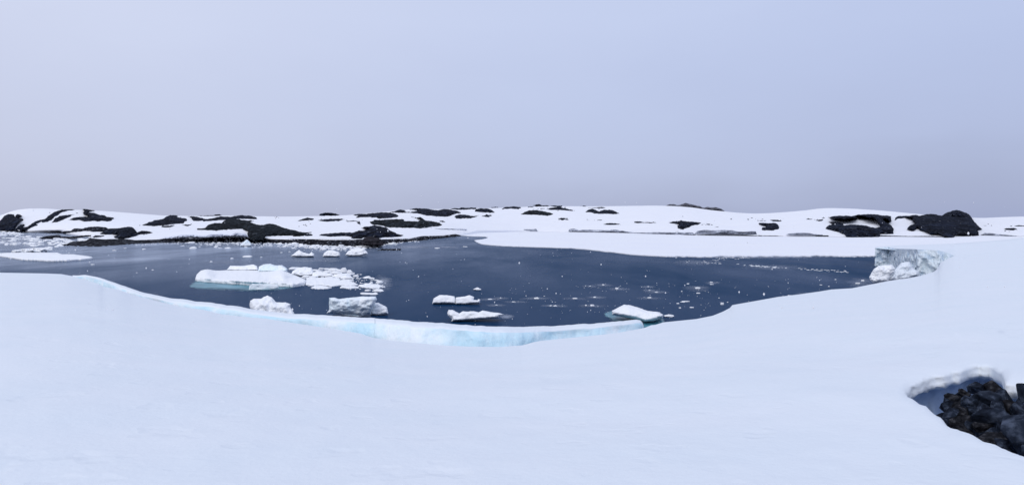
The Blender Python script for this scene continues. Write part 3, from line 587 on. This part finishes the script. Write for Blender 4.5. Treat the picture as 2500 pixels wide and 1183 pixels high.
# ---------------------------------------------------------------- floating ice
def berg(c, s, label, name='ice_block', cat='ice block', mt='ice', thick=.5, seed=None, step=None, group=None, lean=.25, yb=None, amp=.5, z0=0.0, Yb=None, hollow=0.0):
    """chunky block: outline at its own distance, solid, front and back bulging by a share of its height"""
    poly = px(c, s); ps = np.array(poly); yb = yb or ps[:, 1].max(); sd = seed or int(ps.sum()) % 997
    Yb = Yb or Yat(yb-.6, z0); m1 = Yb/F; hpx = np.ptp(ps[:, 1]); wpx = np.ptp(ps[:, 0]); hm = hpx*m1
    st = step or max(1.0, min(2.2, wpx/34)); e0 = min(hpx, wpx)*.22
    def nn(x, y):
        v = fb((x*m1*1.0+sd, y*m1*1.6, 3), 1.1, 5); r_ = 1-abs(fb((x*m1+sd*2, y*m1*1.3, 8), .8, 3))*2
        return v*.15+r_*.20+hollow*math.exp(-((x-ps[:, 0].mean())/(wpx*.3))**2)*max(0, 1-(yb-y)/(hpx*.55))
    def front(x, y, e):
        t = (yb-y)/hpx; g_ = math.sqrt(max(0, 1-(1-min(1, e/e0))**2)) if e < e0 else 1
        return Yb+lean*hm*2*t - g_*thick*hm+nn(x, y)*hm*.55*min(1, e/2)
    def back(x, y, e):
        t = (yb-y)/hpx; g_ = 1-math.exp(-e/e0*2); return Yb+lean*hm*2*t+g_*thick*hm*1.4
    o = shell(name, poly, front, back, M[mt], step=st, seed=sd, amp=amp, ysc=1, smooth=False)
    tag(o, label, cat, group); return o
def floe(c, s, h, label, name='ice_floe', cat='ice floe', mt='ice', hump=None, step=2.5, group=None, amp=1.0, nz=.25, edge=3.0):
    """flat floe: the outline is that of its top; sides go down into the water"""
    poly = rough_outline(px(c, s), step, amp, int(h*77)+len(s), .5)
    vs, fs = fill(poly, step, step*.55, .25, 5); e = edist(poly, vs); V = []; top = {}; m = {}
    def zt(x, y, d):
        z = h*(.72+.28*min(1, d/edge)); X_ = x*.06; z += fb((X_, y*.16, 2), 1, 4)*h*nz*min(1, d/3)
        if hump:
            for hx, hy, rx, ry, a in hump: z += a*math.exp(-((x-hx)/rx)**2-((y-hy)/ry)**2)*min(1, d/4)
        return z
    for (x, y), d in zip(vs, e): z = zt(x, y, d); V.append(P(x, y, Yat(y, z)))
    n = len(poly)
    FS = list(fs); k0 = len(V); order = []
    from collections import Counter
    ec = Counter(); ed = {}
    for f in fs:
        for a, b2 in zip(f, f[1:]+f[:1]): ec[frozenset((a, b2))] += 1; ed[frozenset((a, b2))] = (a, b2)
    low = {}
    def lo(i, lv):
        if (i, lv) not in low:
            X, Y, z = V[i]; low[i, lv] = len(V); s_ = (1, 1.0)[lv]; q = fb((X, Y, lv), 1.3, 3)*.12
            V.append((X, Y+(q if lv == 0 else .25+q), (z*.35, -.35)[lv]))
        return low[i, lv]
    for k, c_ in ec.items():
        if c_ == 1:
            a, b2 = ed[k]; FS.append((b2, a, lo(a, 0), lo(b2, 0))); FS.append((lo(b2, 0), lo(a, 0), lo(a, 1), lo(b2, 1)))
    o = mk(name, V, FS, mt if not isinstance(mt, str) else M[mt]); recalc(o); 
    for p in o.data.polygons:
        if abs(p.normal.z) < .5: p.use_smooth = False
    if label: tag(o, label, cat, group)
    return o
def flat_fade(name, poly, z, mt, parent=None, step=3, e0=8, seed=1):
    vs, fs = fill(rough_outline(poly, step, 0, 1), step, step*.5, .2, seed); e = edist(poly, vs)
    o = mk(name, [P(x, y, Yat(y, z)) for x, y in vs], fs, M[mt], parent)
    at = o.data.attributes.new('fade', 'FLOAT', 'POINT'); at.data.foreach_set('value', [float(min(1, d/e0)) for d in e]); recalc(o); return o
big = floe('A', '175 520 190 470 240 425 310 410 420 425 560 420 740 412 900 425 1000 425 1100 415 1170 398 1230 440 1330 480 1450 530 1445 560 1380 582 1300 592 1000 577 800 572 690 562 500 552 400 542 300 537 200 527', .42, 'largest snow covered floe with turquoise ice glowing under its front edge', hump=[(505, 665, 18, 12, .5), (690, 668, 22, 14, .55), (600, 690, 40, 10, .2)], mt='ice', nz=.15)
flat_fade('submerged_foot', px('A', '90 600 170 530 400 540 800 570 1300 590 1440 575 1330 630 1200 655 800 676 600 662 300 655 110 635'), .012, 'under', big, 2.5, 9)
f2 = berg('A', '790 655 800 600 830 578 1000 585 1130 590 1140 625 1080 645 900 652', None, name='undercut_ice', mt='blueice', thick=.2, lean=.05, Yb=Yat(707)); f2.parent = big
for k_ in ('label', 'category', 'group'):
    if k_ in f2: del f2[k_]
berg('A', '535 418 580 370 720 372 850 355 890 375 900 425 760 425 640 425', 'low rounded ice block behind the left half of the largest floe', Yb=Yat(664), thick=.6)
berg('A', '900 440 910 380 960 355 1040 345 1090 365 1180 365 1240 405 1240 445 1100 440', 'blue tinted lumpy ice block piled behind the largest floe', mt='blueice', Yb=Yat(668), thick=.8)
berg('A', '800 820 810 775 850 748 930 752 960 735 1010 712 1060 735 1105 790 1180 795 1220 792 1275 815 1270 845 1315 915 1340 1000 830 990 810 860', 'craggy white ice block half hidden behind the cracked slab', thick=.5)
b2_ = berg('A', '1720 740 1790 738 1830 755 1900 745 2000 735 2100 725 2260 725 2275 760 2250 800 2230 850 2200 925 2100 958 1950 945 1820 925 1690 918 1720 880', 'biggest boxy ice block, hollowed and blue in its shaded front', mt='blueice', thick=.55, lean=.0, hollow=.75)
berg('A', '2200 940 2215 860 2240 800 2290 797 2390 850 2405 925 2300 942', 'smaller pointed ice block leaning on the biggest boxy one', thick=.6)
berg('B', '485 315 495 275 540 248 600 250 655 258 665 300 662 318 600 314', 'smooth rounded low ice block floating in mid water', thick=.9)
berg('B', '660 318 665 268 730 260 770 250 805 262 800 285 830 290 835 280 850 282 850 308 740 321', 'knobbly small ice block with a raised horn at its right end', thick=.9)
berg('B', '600 385 610 362 640 362 690 388 720 372 750 375 800 372 840 380 870 366 930 378 990 385 1030 395 1000 410 990 425 750 442 630 450 635 432 605 405', 'jagged ridge of white ice floating just beyond the slab', thick=.9)
berg('B', '1855 370 1900 345 1945 322 1990 325 2060 345 2130 370 2210 378 2250 400 2240 425 2170 450 2110 455 2060 440 1960 420 1860 402', 'smooth snowy ice block sloping right, beside the slab tip', thick=1.3, lean=.5)
flat_fade('slush_patch', px('B', '1790 385 1850 360 2000 400 2250 420 2270 470 2180 520 2050 500 1900 460 1800 420'), .01, 'under', None, 3, 7).name = 'submerged_ice'
tag(bpy.data.objects['submerged_ice'], 'faint turquoise ice under the water beside the slab tip', 'submerged ice')
berg('B', '2250 405 2290 396 2330 402 2332 416 2260 417', 'small low ice lump right of the snowy sloping block', thick=1)
berg('B', '795 206 830 190 862 205 850 214 810 212', 'small lone white ice lump in the middle of the bay', thick=1)
berg('A', '690 130 720 105 770 65 800 90 825 120 820 150 700 150', 'pointed pale turquoise ice pinnacle before the rocky shore', mt='blueice', thick=.7)
berg('A', '1275 262 1340 210 1370 187 1420 215 1490 235 1520 210 1550 240 1545 268 1400 272', 'peaked white ice lump with a small horn, near the shore', thick=.8)
berg('A', '1645 265 1660 225 1700 195 1760 190 1840 215 1850 255 1820 270', 'dome shaped white ice lump between two others near the shore', thick=.8)
berg('A', '1905 245 1940 200 2000 175 2120 172 2160 210 2170 238 2080 258 1960 264', 'widest rounded white ice lump near the black ledge', thick=.8, mt='ice')
floe(1, '-200 835 0 812 330 800 830 805 900 828 1050 828 1320 862 1340 880 1240 895 900 918 700 918 560 908 330 902 200 880 0 850 -200 862', .38, 'wide flat white floe at the left edge of the bay', nz=.12, edge=2)
floe(1, '155 790 200 770 360 750 450 740 700 730 760 745 755 765 600 785 250 795', .5, 'lumpy low floe just behind the wide flat floe', nz=1.2, edge=1, step=1.6)
# fallen blocks in the bite
berg('W', '350 800 380 740 440 640 540 565 600 572 680 555 820 550 880 625 870 700 790 800 740 900 600 925 430 925 370 870', 'tumbled ice block with grey streaks under the weathered ice wall', name='fallen_block', cat='ice block', thick=.45, lean=.15, Yb=Yat(695), mt='ice')
berg('W', '690 900 760 780 880 640 1000 510 1080 490 1170 490 1220 570 1250 625 1350 680 1380 750 1370 800 1100 880 900 920 720 930', 'smooth cone of fallen snow under the weathered ice wall', name='fallen_block', cat='ice block', mt='snow', thick=.5, lean=.2, Yb=Yat(693), amp=.2)

ONES = 'first second third fourth fifth sixth seventh eighth ninth tenth eleventh twelfth thirteenth fourteenth fifteenth sixteenth seventeenth eighteenth nineteenth twentieth'.split()
def ordinal(n):
    if n <= 20: return ONES[n-1]
    if n % 10 == 0: return {3: 'thirtieth', 4: 'fortieth'}[n//10]
    return {2: 'twenty-', 3: 'thirty-', 4: 'forty-'}[n//10]+ONES[n % 10-1]
def number(objs, text):
    objs = sorted(objs, key=lambda o: o.location.x/o.location.y)
    for k, o in enumerate(objs): o['label'] = text.replace('#', 'leftmost' if k == 0 else 'rightmost' if k == len(objs)-1 else ordinal(k+1)+'-from-left')
# small pieces: templates (angular lumps) copied with their own size and place
def chunk_mesh(seed, flat=False):
    rn = random.Random(seed); bm = bmesh.new()
    for k in range(26 if not flat else 18):
        a = rn.uniform(0, 6.283); r_ = rn.uniform(.55, 1)**.5*.5; z = rn.random()**1.1
        if z > .55: r_ *= rn.uniform(.3, .75)
        if flat: z = rn.choice((0, .55, .8, 1))*rn.uniform(.85, 1); r_ = .5*rn.uniform(.75, 1)
        bm.verts.new((math.cos(a)*r_, math.sin(a)*r_, z))
    for k in range(10):
        a = k/10*6.283; r_ = .5*rn.uniform(.7, 1); bm.verts.new((math.cos(a)*r_, math.sin(a)*r_, -.3))
    bmesh.ops.convex_hull(bm, input=bm.verts)
    loose = [v for v in bm.verts if not v.link_faces]; bmesh.ops.delete(bm, geom=loose, context='VERTS')
    bmesh.ops.bevel(bm, geom=list(bm.edges), offset=.035, segments=1, affect='EDGES')
    me = bpy.data.meshes.new('ice_chunk'); bm.to_mesh(me); bm.free(); me.materials.append(M['ice']); return me
T = [chunk_mesh(k) for k in range(7)]; TF = [chunk_mesh(40+k, True) for k in range(6)]
def chunk(x, yb, wp, hp_, label, group, flat=False, rn=random, name='ice_chunk', cat='ice chunk', T=T, TF=TF):
    Y = Yat(yb, 0); m1 = Y/F; wd = wp*m1; dp = wd*rn.uniform(.6, 1.0); fs_ = dp*H/Y   # foreshortened depth
    h = max(.12*wd, hp_*m1-fs_*.6); h = min(h, wd*.7)
    me = rn.choice(TF if flat else T); o = bpy.data.objects.new(name, me); sc.collection.objects.link(o)
    X, Y_, z = P(x, yb, Y); o.location = (X, Y+dp*.5, -.02); o.rotation_euler = (0, 0, rn.uniform(-.5, .5)+rn.choice((0, math.pi)))
    o.scale = (wd, dp, h); tag(o, label, cat, group); return o
for cx_, cy_, rx_, ry_ in ((1290, 403, 45, 15), (1760, 420, 50, 20), (1820, 425, 35, 15), (1880, 422, 35, 26), (1945, 445, 30, 22), (1700, 410, 40, 10), (1620, 405, 35, 9), (1850, 488, 90, 25), (1915, 508, 60, 20), (1790, 452, 60, 16), (2025, 487, 30, 12), (1440, 495, 45, 12), (1510, 500, 50, 10), (2090, 600, 40, 14), (2150, 588, 40, 14), (2200, 572, 20, 16), (2290, 557, 35, 15), (2280, 655, 60, 18), (2155, 655, 30, 10), (2140, 697, 60, 7), (2235, 692, 40, 14), (2150, 503, 40, 14), (2205, 517, 30, 8), (2260, 537, 30, 6), (2340, 614, 25, 8), (1560, 420, 35, 9), (1340, 395, 30, 8), (1600, 430, 40, 10), (1690, 440, 45, 12), (1480, 515, 45, 8), (1960, 470, 35, 9), (1990, 455, 20, 7), (1890, 545, 60, 10), (1960, 545, 35, 9), (2085, 470, 12, 5), (2110, 615, 35, 9), (1720, 505, 50, 8), (2050, 470, 10, 5)):
    chunk(440+cx_/4.733, 570+(cy_+ry_)/4.733, rx_*2.7/4.733, ry_*2.4/4.733, 'small white ice chunk in the broken pack right of the largest floe', 'broken pack beside the largest floe', flat=ry_ < 12)
berg('A', '1280 470 1300 430 1360 395 1440 383 1520 395 1540 430 1540 480 1470 495 1380 495', 'largest rounded lump in the broken pack beside the floe', thick=.8)
berg('A', '1520 490 1530 450 1590 430 1640 440 1740 460 1770 480 1750 500 1640 502 1560 500', 'low lumpy ice block in the middle of the broken pack', thick=.8)
floe('A', '1445 560 1460 520 1560 505 1720 503 1830 510 1850 535 1960 545 2060 585 2000 595 1850 592 1750 605 1640 590 1520 598 1450 585', .16, 'flat snowy floe in front of the broken pack', nz=.5, edge=2, step=1.8)
floe('A', '1505 625 1560 597 1640 597 1750 622 1700 632 1560 632', .14, 'small diamond shaped floe in front of the flat snowy floe', nz=.4, edge=1.5, step=1.5)
floe('A', '1845 622 1870 600 1960 598 2060 610 2060 625 1950 630', .14, 'small floe beside the diamond shaped one', nz=.4, edge=1.5, step=1.5)
floe('A', '2055 600 2110 585 2200 580 2280 582 2340 600 2300 622 2210 628 2130 618', .14, 'small rough floe at the right end of the broken pack', nz=.8, edge=1.5, step=1.5)
# scattered pieces in the open bay with slush halos
BAY = [(1655, 178, 8, 6), (1690, 180, 14, 6), (1792, 170, 22, 9), (1897, 198, 30, 14), (1985, 205, 4, 4), (2135, 183, 14, 8), (2084, 186, 8, 5), (2145, 212, 18, 6), (2200, 226, 28, 9), (2145, 268, 34, 14), (1285, 272, 50, 14), (1340, 257, 12, 6), (1578, 273, 44, 12), (1727, 264, 26, 10), (1660, 326, 18, 12), (1708, 326, 40, 18), (1750, 334, 8, 4), (1425, 330, 36, 10), (1388, 328, 20, 10), (1007, 270, 14, 8), (975, 324, 22, 6), (2390, 221, 12, 6), (2438, 163, 22, 8), (2378, 345, 22, 12), (2440, 296, 30, 8), (2400, 302, 40, 6), (1105, 302, 40, 3), (925, 282, 40, 3)]
for cx_, cy_, w_, h_ in BAY:
    chunk(900+cx_/3.125, 640+(cy_+h_/2)/3.125, w_/3.125, max(1.6, h_/3.125), 'tiny ice piece in a faint slush halo on the open bay', 'tiny ice pieces on the open bay', flat=True)
for cx_, cy_, w_, h_ in [(210, 184, 8, 5), (258, 181, 16, 9), (268, 212, 26, 6), (327, 225, 34, 10), (268, 266, 40, 14), (562, 162, 22, 8), (640, 195, 44, 14), (645, 233, 36, 10), (744, 150, 26, 9), (748, 167, 36, 6), (826, 312, 34, 22), (866, 302, 14, 7), (545, 298, 60, 8), (490, 312, 30, 8), (593, 342, 34, 10), (1355, 253, 52, 12), (1690, 130, 14, 8), (1865, 158, 50, 12), (1900, 138, 26, 12), (1640, 182, 16, 6), (1580, 170, 22, 6), (430, 410, 60, 16), (800, 270, 14, 7), (515, 218, 12, 6)]:
    if cx_ < 430: continue
    chunk(1500+cx_/3.125, 640+(cy_+h_/2)/3.125, w_/3.125, max(1.6, h_/3.125), 'tiny ice scrap on the bay water near the right snow bank', 'tiny ice scraps by the right snow bank', flat=True)
for cx_, cy_, w_, h_ in [(1045, 732, 30, 7), (1980, 710, 26, 8)]:
    chunk(800+cx_/5.914+ (90 if cx_ < 1500 else 0), 480+(cy_+15)/5.914, w_/2, 2.0, 'thin flat ice piece off the black shore tip', 'thin pieces off the shore tip', flat=True)
for x_, y_, w_, h_ in [(514, 639.5, 8, 3), (564.5, 631.5, 9, 3), (600, 627.5, 27, 5), (637, 628, 6, 2), (218, 640, 6, 2), (224, 646, 11, 2), (277, 612, 10, 2.5), (349, 609, 9, 2.5), (304, 606, 7, 2), (372, 659, 7, 2), (333, 666, 4, 2), (167, 617, 5, 1.5), (706, 615, 6, 2), (686, 617, 6, 2)]:
    chunk(x_, y_, w_, h_, 'small lone ice piece on the grey water left of the largest floe', 'lone ice pieces on the left water', flat=h_ < 3)
rs = random.Random(11)
n_ = 0
while n_ < 230:   # shore brash in front of the black shore
    x = rs.uniform(430, 985); dens = math.exp(-((x-810)/140)**2)+.25*math.exp(-((x-570)/90)**2)
    if rs.random() > dens+.03: continue
    y0_ = shl(x); y = y0_+abs(rs.gauss(0, 1))*(6 if x < 880 else 3)+(-1.5 if x > 820 else .5)
    if y > 618: continue
    wp = rs.choice((4, 5, 6, 8, 11, 16))*rs.uniform(.7, 1.2)
    chunk(x, y, wp, wp*rs.uniform(.12, .34), 'small white brash ice piece crowding the black rocky shore', 'brash ice along the rocky shore', flat=rs.random() < .45, rn=rs); n_ += 1

def stuff(name, mt, items, label, cat):
    """many small pieces no one could count, one mesh: items = (x, yb, wpx, hpx)"""
    V = []; FS = []
    for x, yb, wp, hp_ in items:
        me = rs.choice(TF if rs.random() < .6 else T); Y = Yat(yb, 0); m1 = Y/F; wd = wp*m1; dp = wd*rs.uniform(.6, 1.2); h = max(.06, hp_*m1*.8)
        X, _, _ = P(x, yb, Y); k = len(V); a = rs.uniform(0, 6.28); ca, sa = math.cos(a), math.sin(a)
        for v in me.vertices: V.append((X+(v.co.x*ca-v.co.y*sa)*wd, Y+(v.co.x*sa+v.co.y*ca)*dp, v.co.z*h-.02))
        FS += [tuple(k+i for i in p.vertices) for p in me.polygons]
    o = mk(name, V, FS, mt, smooth=False); tag(o, label, cat, kind='stuff')
it = []
for k in range(1500):   # packed brash of the left cove
    x = rs.uniform(-60, 235); t = rs.random(); lo_ = 566 if x < 60 else 575+max(0, (x-60))*.06
    hi_ = 606 if x < 120 else 606-(x-120)*.17; y = lo_+(hi_-lo_)*t
    if x > 60 and y < 580 and rs.random() < .7: continue
    if fb((x*.03, y*.12, 0), 1, 3) < -.12+.25*(t > .75): continue
    wp = rs.choice((3, 4, 6, 9, 14))*rs.uniform(.6, 1.2)
    it.append((x, y, wp, wp*rs.uniform(.12, .3)+ (3 if y < 574 and x < 70 else 0)*rs.random()))
stuff('brash_ice', M['ice'], it, 'packed broken ice filling the cove below the headland', 'brash ice')
it = []
for k in range(2600):
    x = rs.uniform(430, 1040); y0_ = shl(x); dens = math.exp(-((x-820)/120)**2)+.14*math.exp(-((x-580)/110)**2)+.03
    if rs.random() > dens or fb((x*.05, k*.0001, 0), 1, 2) < -.25: continue
    y = y0_-1+abs(rs.gauss(0, 1))*(5.0 if x < 880 else 2.0); it.append((x, y, rs.uniform(1.5, 6), rs.uniform(.8, 2.2)))
for k in range(300):
    x = rs.uniform(330, 620); y = shl(x)+abs(rs.gauss(0, 1))*2.0; it.append((x, y, rs.uniform(1, 3), .7))
stuff('brash_ice', M['ice'], it, 'fine ice crumbs drifting along the black rocky shore', 'brash ice')
it = []
for k in range(800):    # ice crumbs among the broken pack
    x = rs.uniform(735, 942); y = 655+rs.random()*52
    yc = 655+(x-700)*.12; 
    if y < yc or y > 712-(0 if x > 850 else 14): continue
    if rs.random() < (x-735)/330: continue
    it.append((x, y, rs.uniform(1.5, 8), rs.uniform(.8, 2.4)))
stuff('brash_ice', M['ice'], it, 'ice crumbs between the blocks of the broken pack', 'brash ice')
it = []
for x0_, y0_, x1_, y1_, n_, sp in ((1690, 639, 1760, 644, 26, 1.2), (1800, 645, 1900, 654, 60, .8), (1830, 646.5, 1920, 654, 40, .7), (1945, 654.5, 2062, 661, 60, .25), (1950, 657, 2062, 664, 50, .3), (2062, 661, 2074, 668, 10, .5), (1650, 625, 1820, 628, 90, 2.2), (1800, 624, 2130, 625, 160, 1.4), (1650, 640, 1830, 628, 40, 3), (1225, 597, 1300, 601, 10, .5)):
    for k in range(n_):
        t = rs.random()
        if fb((x0_+t*9, y0_, 0), 1.3, 3) < -.08: continue
        it.append((x0_+(x1_-x0_)*t, y0_+(y1_-y0_)*t+rs.gauss(0, sp), rs.uniform(2, 8), .25))
for k in range(130): it.append((rs.uniform(1240, 2080), rs.uniform(680, 765), rs.uniform(.8, 2.4), .5))
stuff('ice_streaks', M['ice'], it, 'thin white ice streaks and specks on the dark bay', 'ice streaks')
# slush halos: soft grey patches lying on the water, one object
V = []; FS = []; fv = []
def halo(x, y, rx, ry, s_=1.0, nseg=22):
    Y = Yat(y, .006+.0015*(len(V) % 5)); c = len(V); V.append(P(x, y, Y)); fv.append(s_)
    for ring, f_ in ((.35, .75), (.7, .35), (1, 0)):
        for k in range(nseg):
            a = k/nseg*6.283; V.append(P(x+math.cos(a)*rx*ring, y+math.sin(a)*ry*ring, Yat(y+math.sin(a)*ry*ring, .006))); fv.append(f_*s_)
    for k in range(nseg): FS.append((c, c+1+k, c+1+(k+1) % nseg))
    for r_ in range(2):
        a0 = c+1+r_*nseg
        for k in range(nseg): FS.append((a0+k, a0+nseg+k, a0+nseg+(k+1) % nseg, a0+(k+1) % nseg))
for cx_, cy_, w_, h_ in BAY:
    if w_ > 12 and cx_ < 2300: halo(900+cx_/3.125, 640+(cy_+h_*.3)/3.125, 12+w_*.7, 3.6, .5)
for x, y, rx, ry, s_ in ((1250+100, 766, 1, 1, 0), (1236, 773, 22, 7, 1.0), (935, 690, 26, 22, .7), (560, 640, 90, 5, .3), (760, 636, 90, 3, .5), (850, 600, 150, 16, .5), (560, 597, 120, 7, .5), (1000, 603, 55, 4, .8), (60, 590, 190, 26, .8), (1700, 640, 60, 8, .4), (1890, 652, 80, 7, .4), (1990, 718, 60, 6, .3), (1705, 703, 40, 8, .5), (1740, 690, 22, 4, .6), (2100, 690, 40, 14, .45), (1090, 603, 40, 2, .7), (1850, 627, 230, 4, .8)):
    halo(x, y, rx, ry, s_)
o = mk('slush', V, FS, M['slush']); at = o.data.attributes.new('fade', 'FLOAT', 'POINT'); at.data.foreach_set('value', fv)
tag(o, 'thin grey slush films spread on the dark water', 'slush', kind='stuff')

# ---------------------------------------------------------------- boulders in the melt hollow
def boulder(x, y, wp, hp_, down, seed, mt='boulder', label='angular dark boulder packed in the melt hollow', rot=0):
    rn = random.Random(seed); bm = bmesh.new()
    for k in range(11):
        v = Vector((rn.gauss(0, 1), rn.gauss(0, 1), rn.gauss(0, 1))).normalized()*rn.uniform(.8, 1.05)
        bm.verts.new((v.x*.5, v.y*.5, v.z*.5))
    bmesh.ops.convex_hull(bm, input=bm.verts)
    bmesh.ops.delete(bm, geom=[v for v in bm.verts if not v.link_faces], context='VERTS')
    bmesh.ops.bevel(bm, geom=list(bm.edges), offset=.02, segments=1, affect='EDGES')
    bmesh.ops.triangulate(bm, faces=bm.faces)
    bmesh.ops.subdivide_edges(bm, edges=list(bm.edges), cuts=3, use_grid_fill=True)
    for v in bm.verts:
        p = v.co+Vector((seed, 0, 0)); v.co += v.co.normalized()*(fb(p, 2.2, 3)*.022+fb(p, 9, 3)*.012)
    me = bpy.data.meshes.new('boulder'); bm.to_mesh(me); bm.free(); me.materials.append(M[mt])
    q = ramp_q(x, min(y, 1250)); Y = 1/q*(1+down); X, Y, z = P(x, y, Y); m1 = Y/F
    o = bpy.data.objects.new('boulder', me); sc.collection.objects.link(o); o.location = (X, Y, z)
    o.scale = (wp*m1, (wp+hp_)*.5*m1, hp_*m1); o.rotation_euler = (rn.uniform(-.4, .4), rn.uniform(-.3, .3)+rot, rn.uniform(0, 6))
    tag(o, label, 'boulder', 'dark boulders in the melt hollow')
BL = [(2412, 980, 95, 84, .10, 'boulder', 'tallest rough boulder at the back of the melt hollow'), (2492, 1060, 120, 150, .03, 'boulder', 'long upright grey boulder at the frame edge, low in the hollow'),
      (2512, 975, 55, 95, .05, 'boulder', 'pale grey upright boulder at the frame edge near the snow'),
      (2420, 1030, 110, 80, .07, 'boulder', 'broad blue grey slab shaped boulder in the middle of the hollow')]
rb = random.Random(5)
boulder(2455, 1050, 300, 130, .25, 77, 'boulder', 'broad dark bedrock slab lying under the other boulders')
for t in BL: boulder(*t[:5], rb.randrange(999), t[5], t[6])
for k, (x, y, w_, h_) in enumerate([(2330, 975, 46, 34), (2312, 992, 40, 36), (2300, 1015, 34, 30), (2345, 1000, 52, 44), (2370, 985, 44, 34), (2325, 1020, 54, 44), (2360, 1030, 60, 50), (2372, 1010, 40, 34), (2390, 1060, 60, 46), (2436, 952, 50, 44), (2385, 955, 44, 40), (2450, 975, 52, 44), (2468, 1000, 52, 46), (2440, 1000, 44, 40), (2455, 1045, 56, 50), (2425, 1075, 60, 44), (2460, 1090, 60, 40), (2480, 950, 44, 30), (2345, 1050, 60, 30), (2410, 1000, 46, 36), (2300, 1040, 50, 40), (2540, 1010, 80, 80), (2560, 1070, 90, 80), (2520, 1110, 90, 60), (2352, 958, 26, 20), (2475, 1030, 40, 36), (2500, 935, 50, 22), (2340, 1035, 40, 34), (2320, 1000, 40, 40), (2370, 1045, 44, 40), (2400, 1040, 46, 40), (2415, 1060, 44, 34), (2440, 1060, 44, 40), (2465, 1070, 50, 40), (2490, 1000, 50, 50), (2356, 975, 40, 40), (2335, 1010, 50, 40), (2310, 1030, 36, 34), (2480, 1090, 50, 30)]):
    boulder(x, y, w_*1.25, h_*1.25, rb.uniform(.075, .14), 100+k, 'boulder' if k % 3 else 'boulder2')

def of_group(g_): return [o for o in sc.objects if o.get('group') == g_]
number([o for o in of_group('dark boulders in the melt hollow') if o['label'].startswith('angular')], '# of the smaller angular dark boulders packed in the melt hollow')
number(of_group('tiny ice pieces on the open bay'), '# tiny ice piece in faint slush on the open mid bay')
number(of_group('tiny ice scraps by the right snow bank'), '# tiny ice scrap on the bay by the right snow bank')
number(of_group('broken pack beside the largest floe'), '# small ice chunk in the broken pack beside the largest floe')
number(of_group('lone ice pieces on the left water'), '# small lone ice piece on the water left of the largest floe')
number(of_group('thin pieces off the shore tip'), '# thin flat ice piece off the black shore tip')
# ---------------------------------------------------------------- falling snow
V = []; FS = []; rf = random.Random(3)
OCT = [(1, 0, 0), (-1, 0, 0), (0, 1, 0), (0, -1, 0), (0, 0, 1), (0, 0, -1)]
OF = [(0, 2, 4), (2, 1, 4), (1, 3, 4), (3, 0, 4), (2, 0, 5), (1, 2, 5), (3, 1, 5), (0, 3, 5)]
for k in range(2600):
    Y = 4+rf.random()**1.2*42; x = rf.uniform(-60, 2560); y = rf.uniform(-30, 800); X, Y, z = P(x, y, Y)
    if z < .3 or z > H+.2: continue
    r_ = rf.uniform(.0022, .0045)*(1+.02*Y); c = len(V); sh = rf.uniform(1, 1.6)
    for v in OCT: V.append((X+v[0]*r_, Y+v[1]*r_, z+v[2]*r_*sh))
    FS += [tuple(c+i for i in f) for f in OF]
for k in range(14):
    Y = rf.uniform(3, 6); x = rf.uniform(0, 2500); y = rf.uniform(560, 760); X, Y, z = P(x, y, Y); r_ = rf.uniform(.005, .008); c = len(V)
    for v in OCT: V.append((X+v[0]*r_, Y+v[1]*r_, z+v[2]*r_*1.4))
    FS += [tuple(c+i for i in f) for f in OF]
tag(mk('snowfall', V, FS, M['flake']), 'fine snowflakes falling through the air over the bay', 'snowfall', kind='stuff')
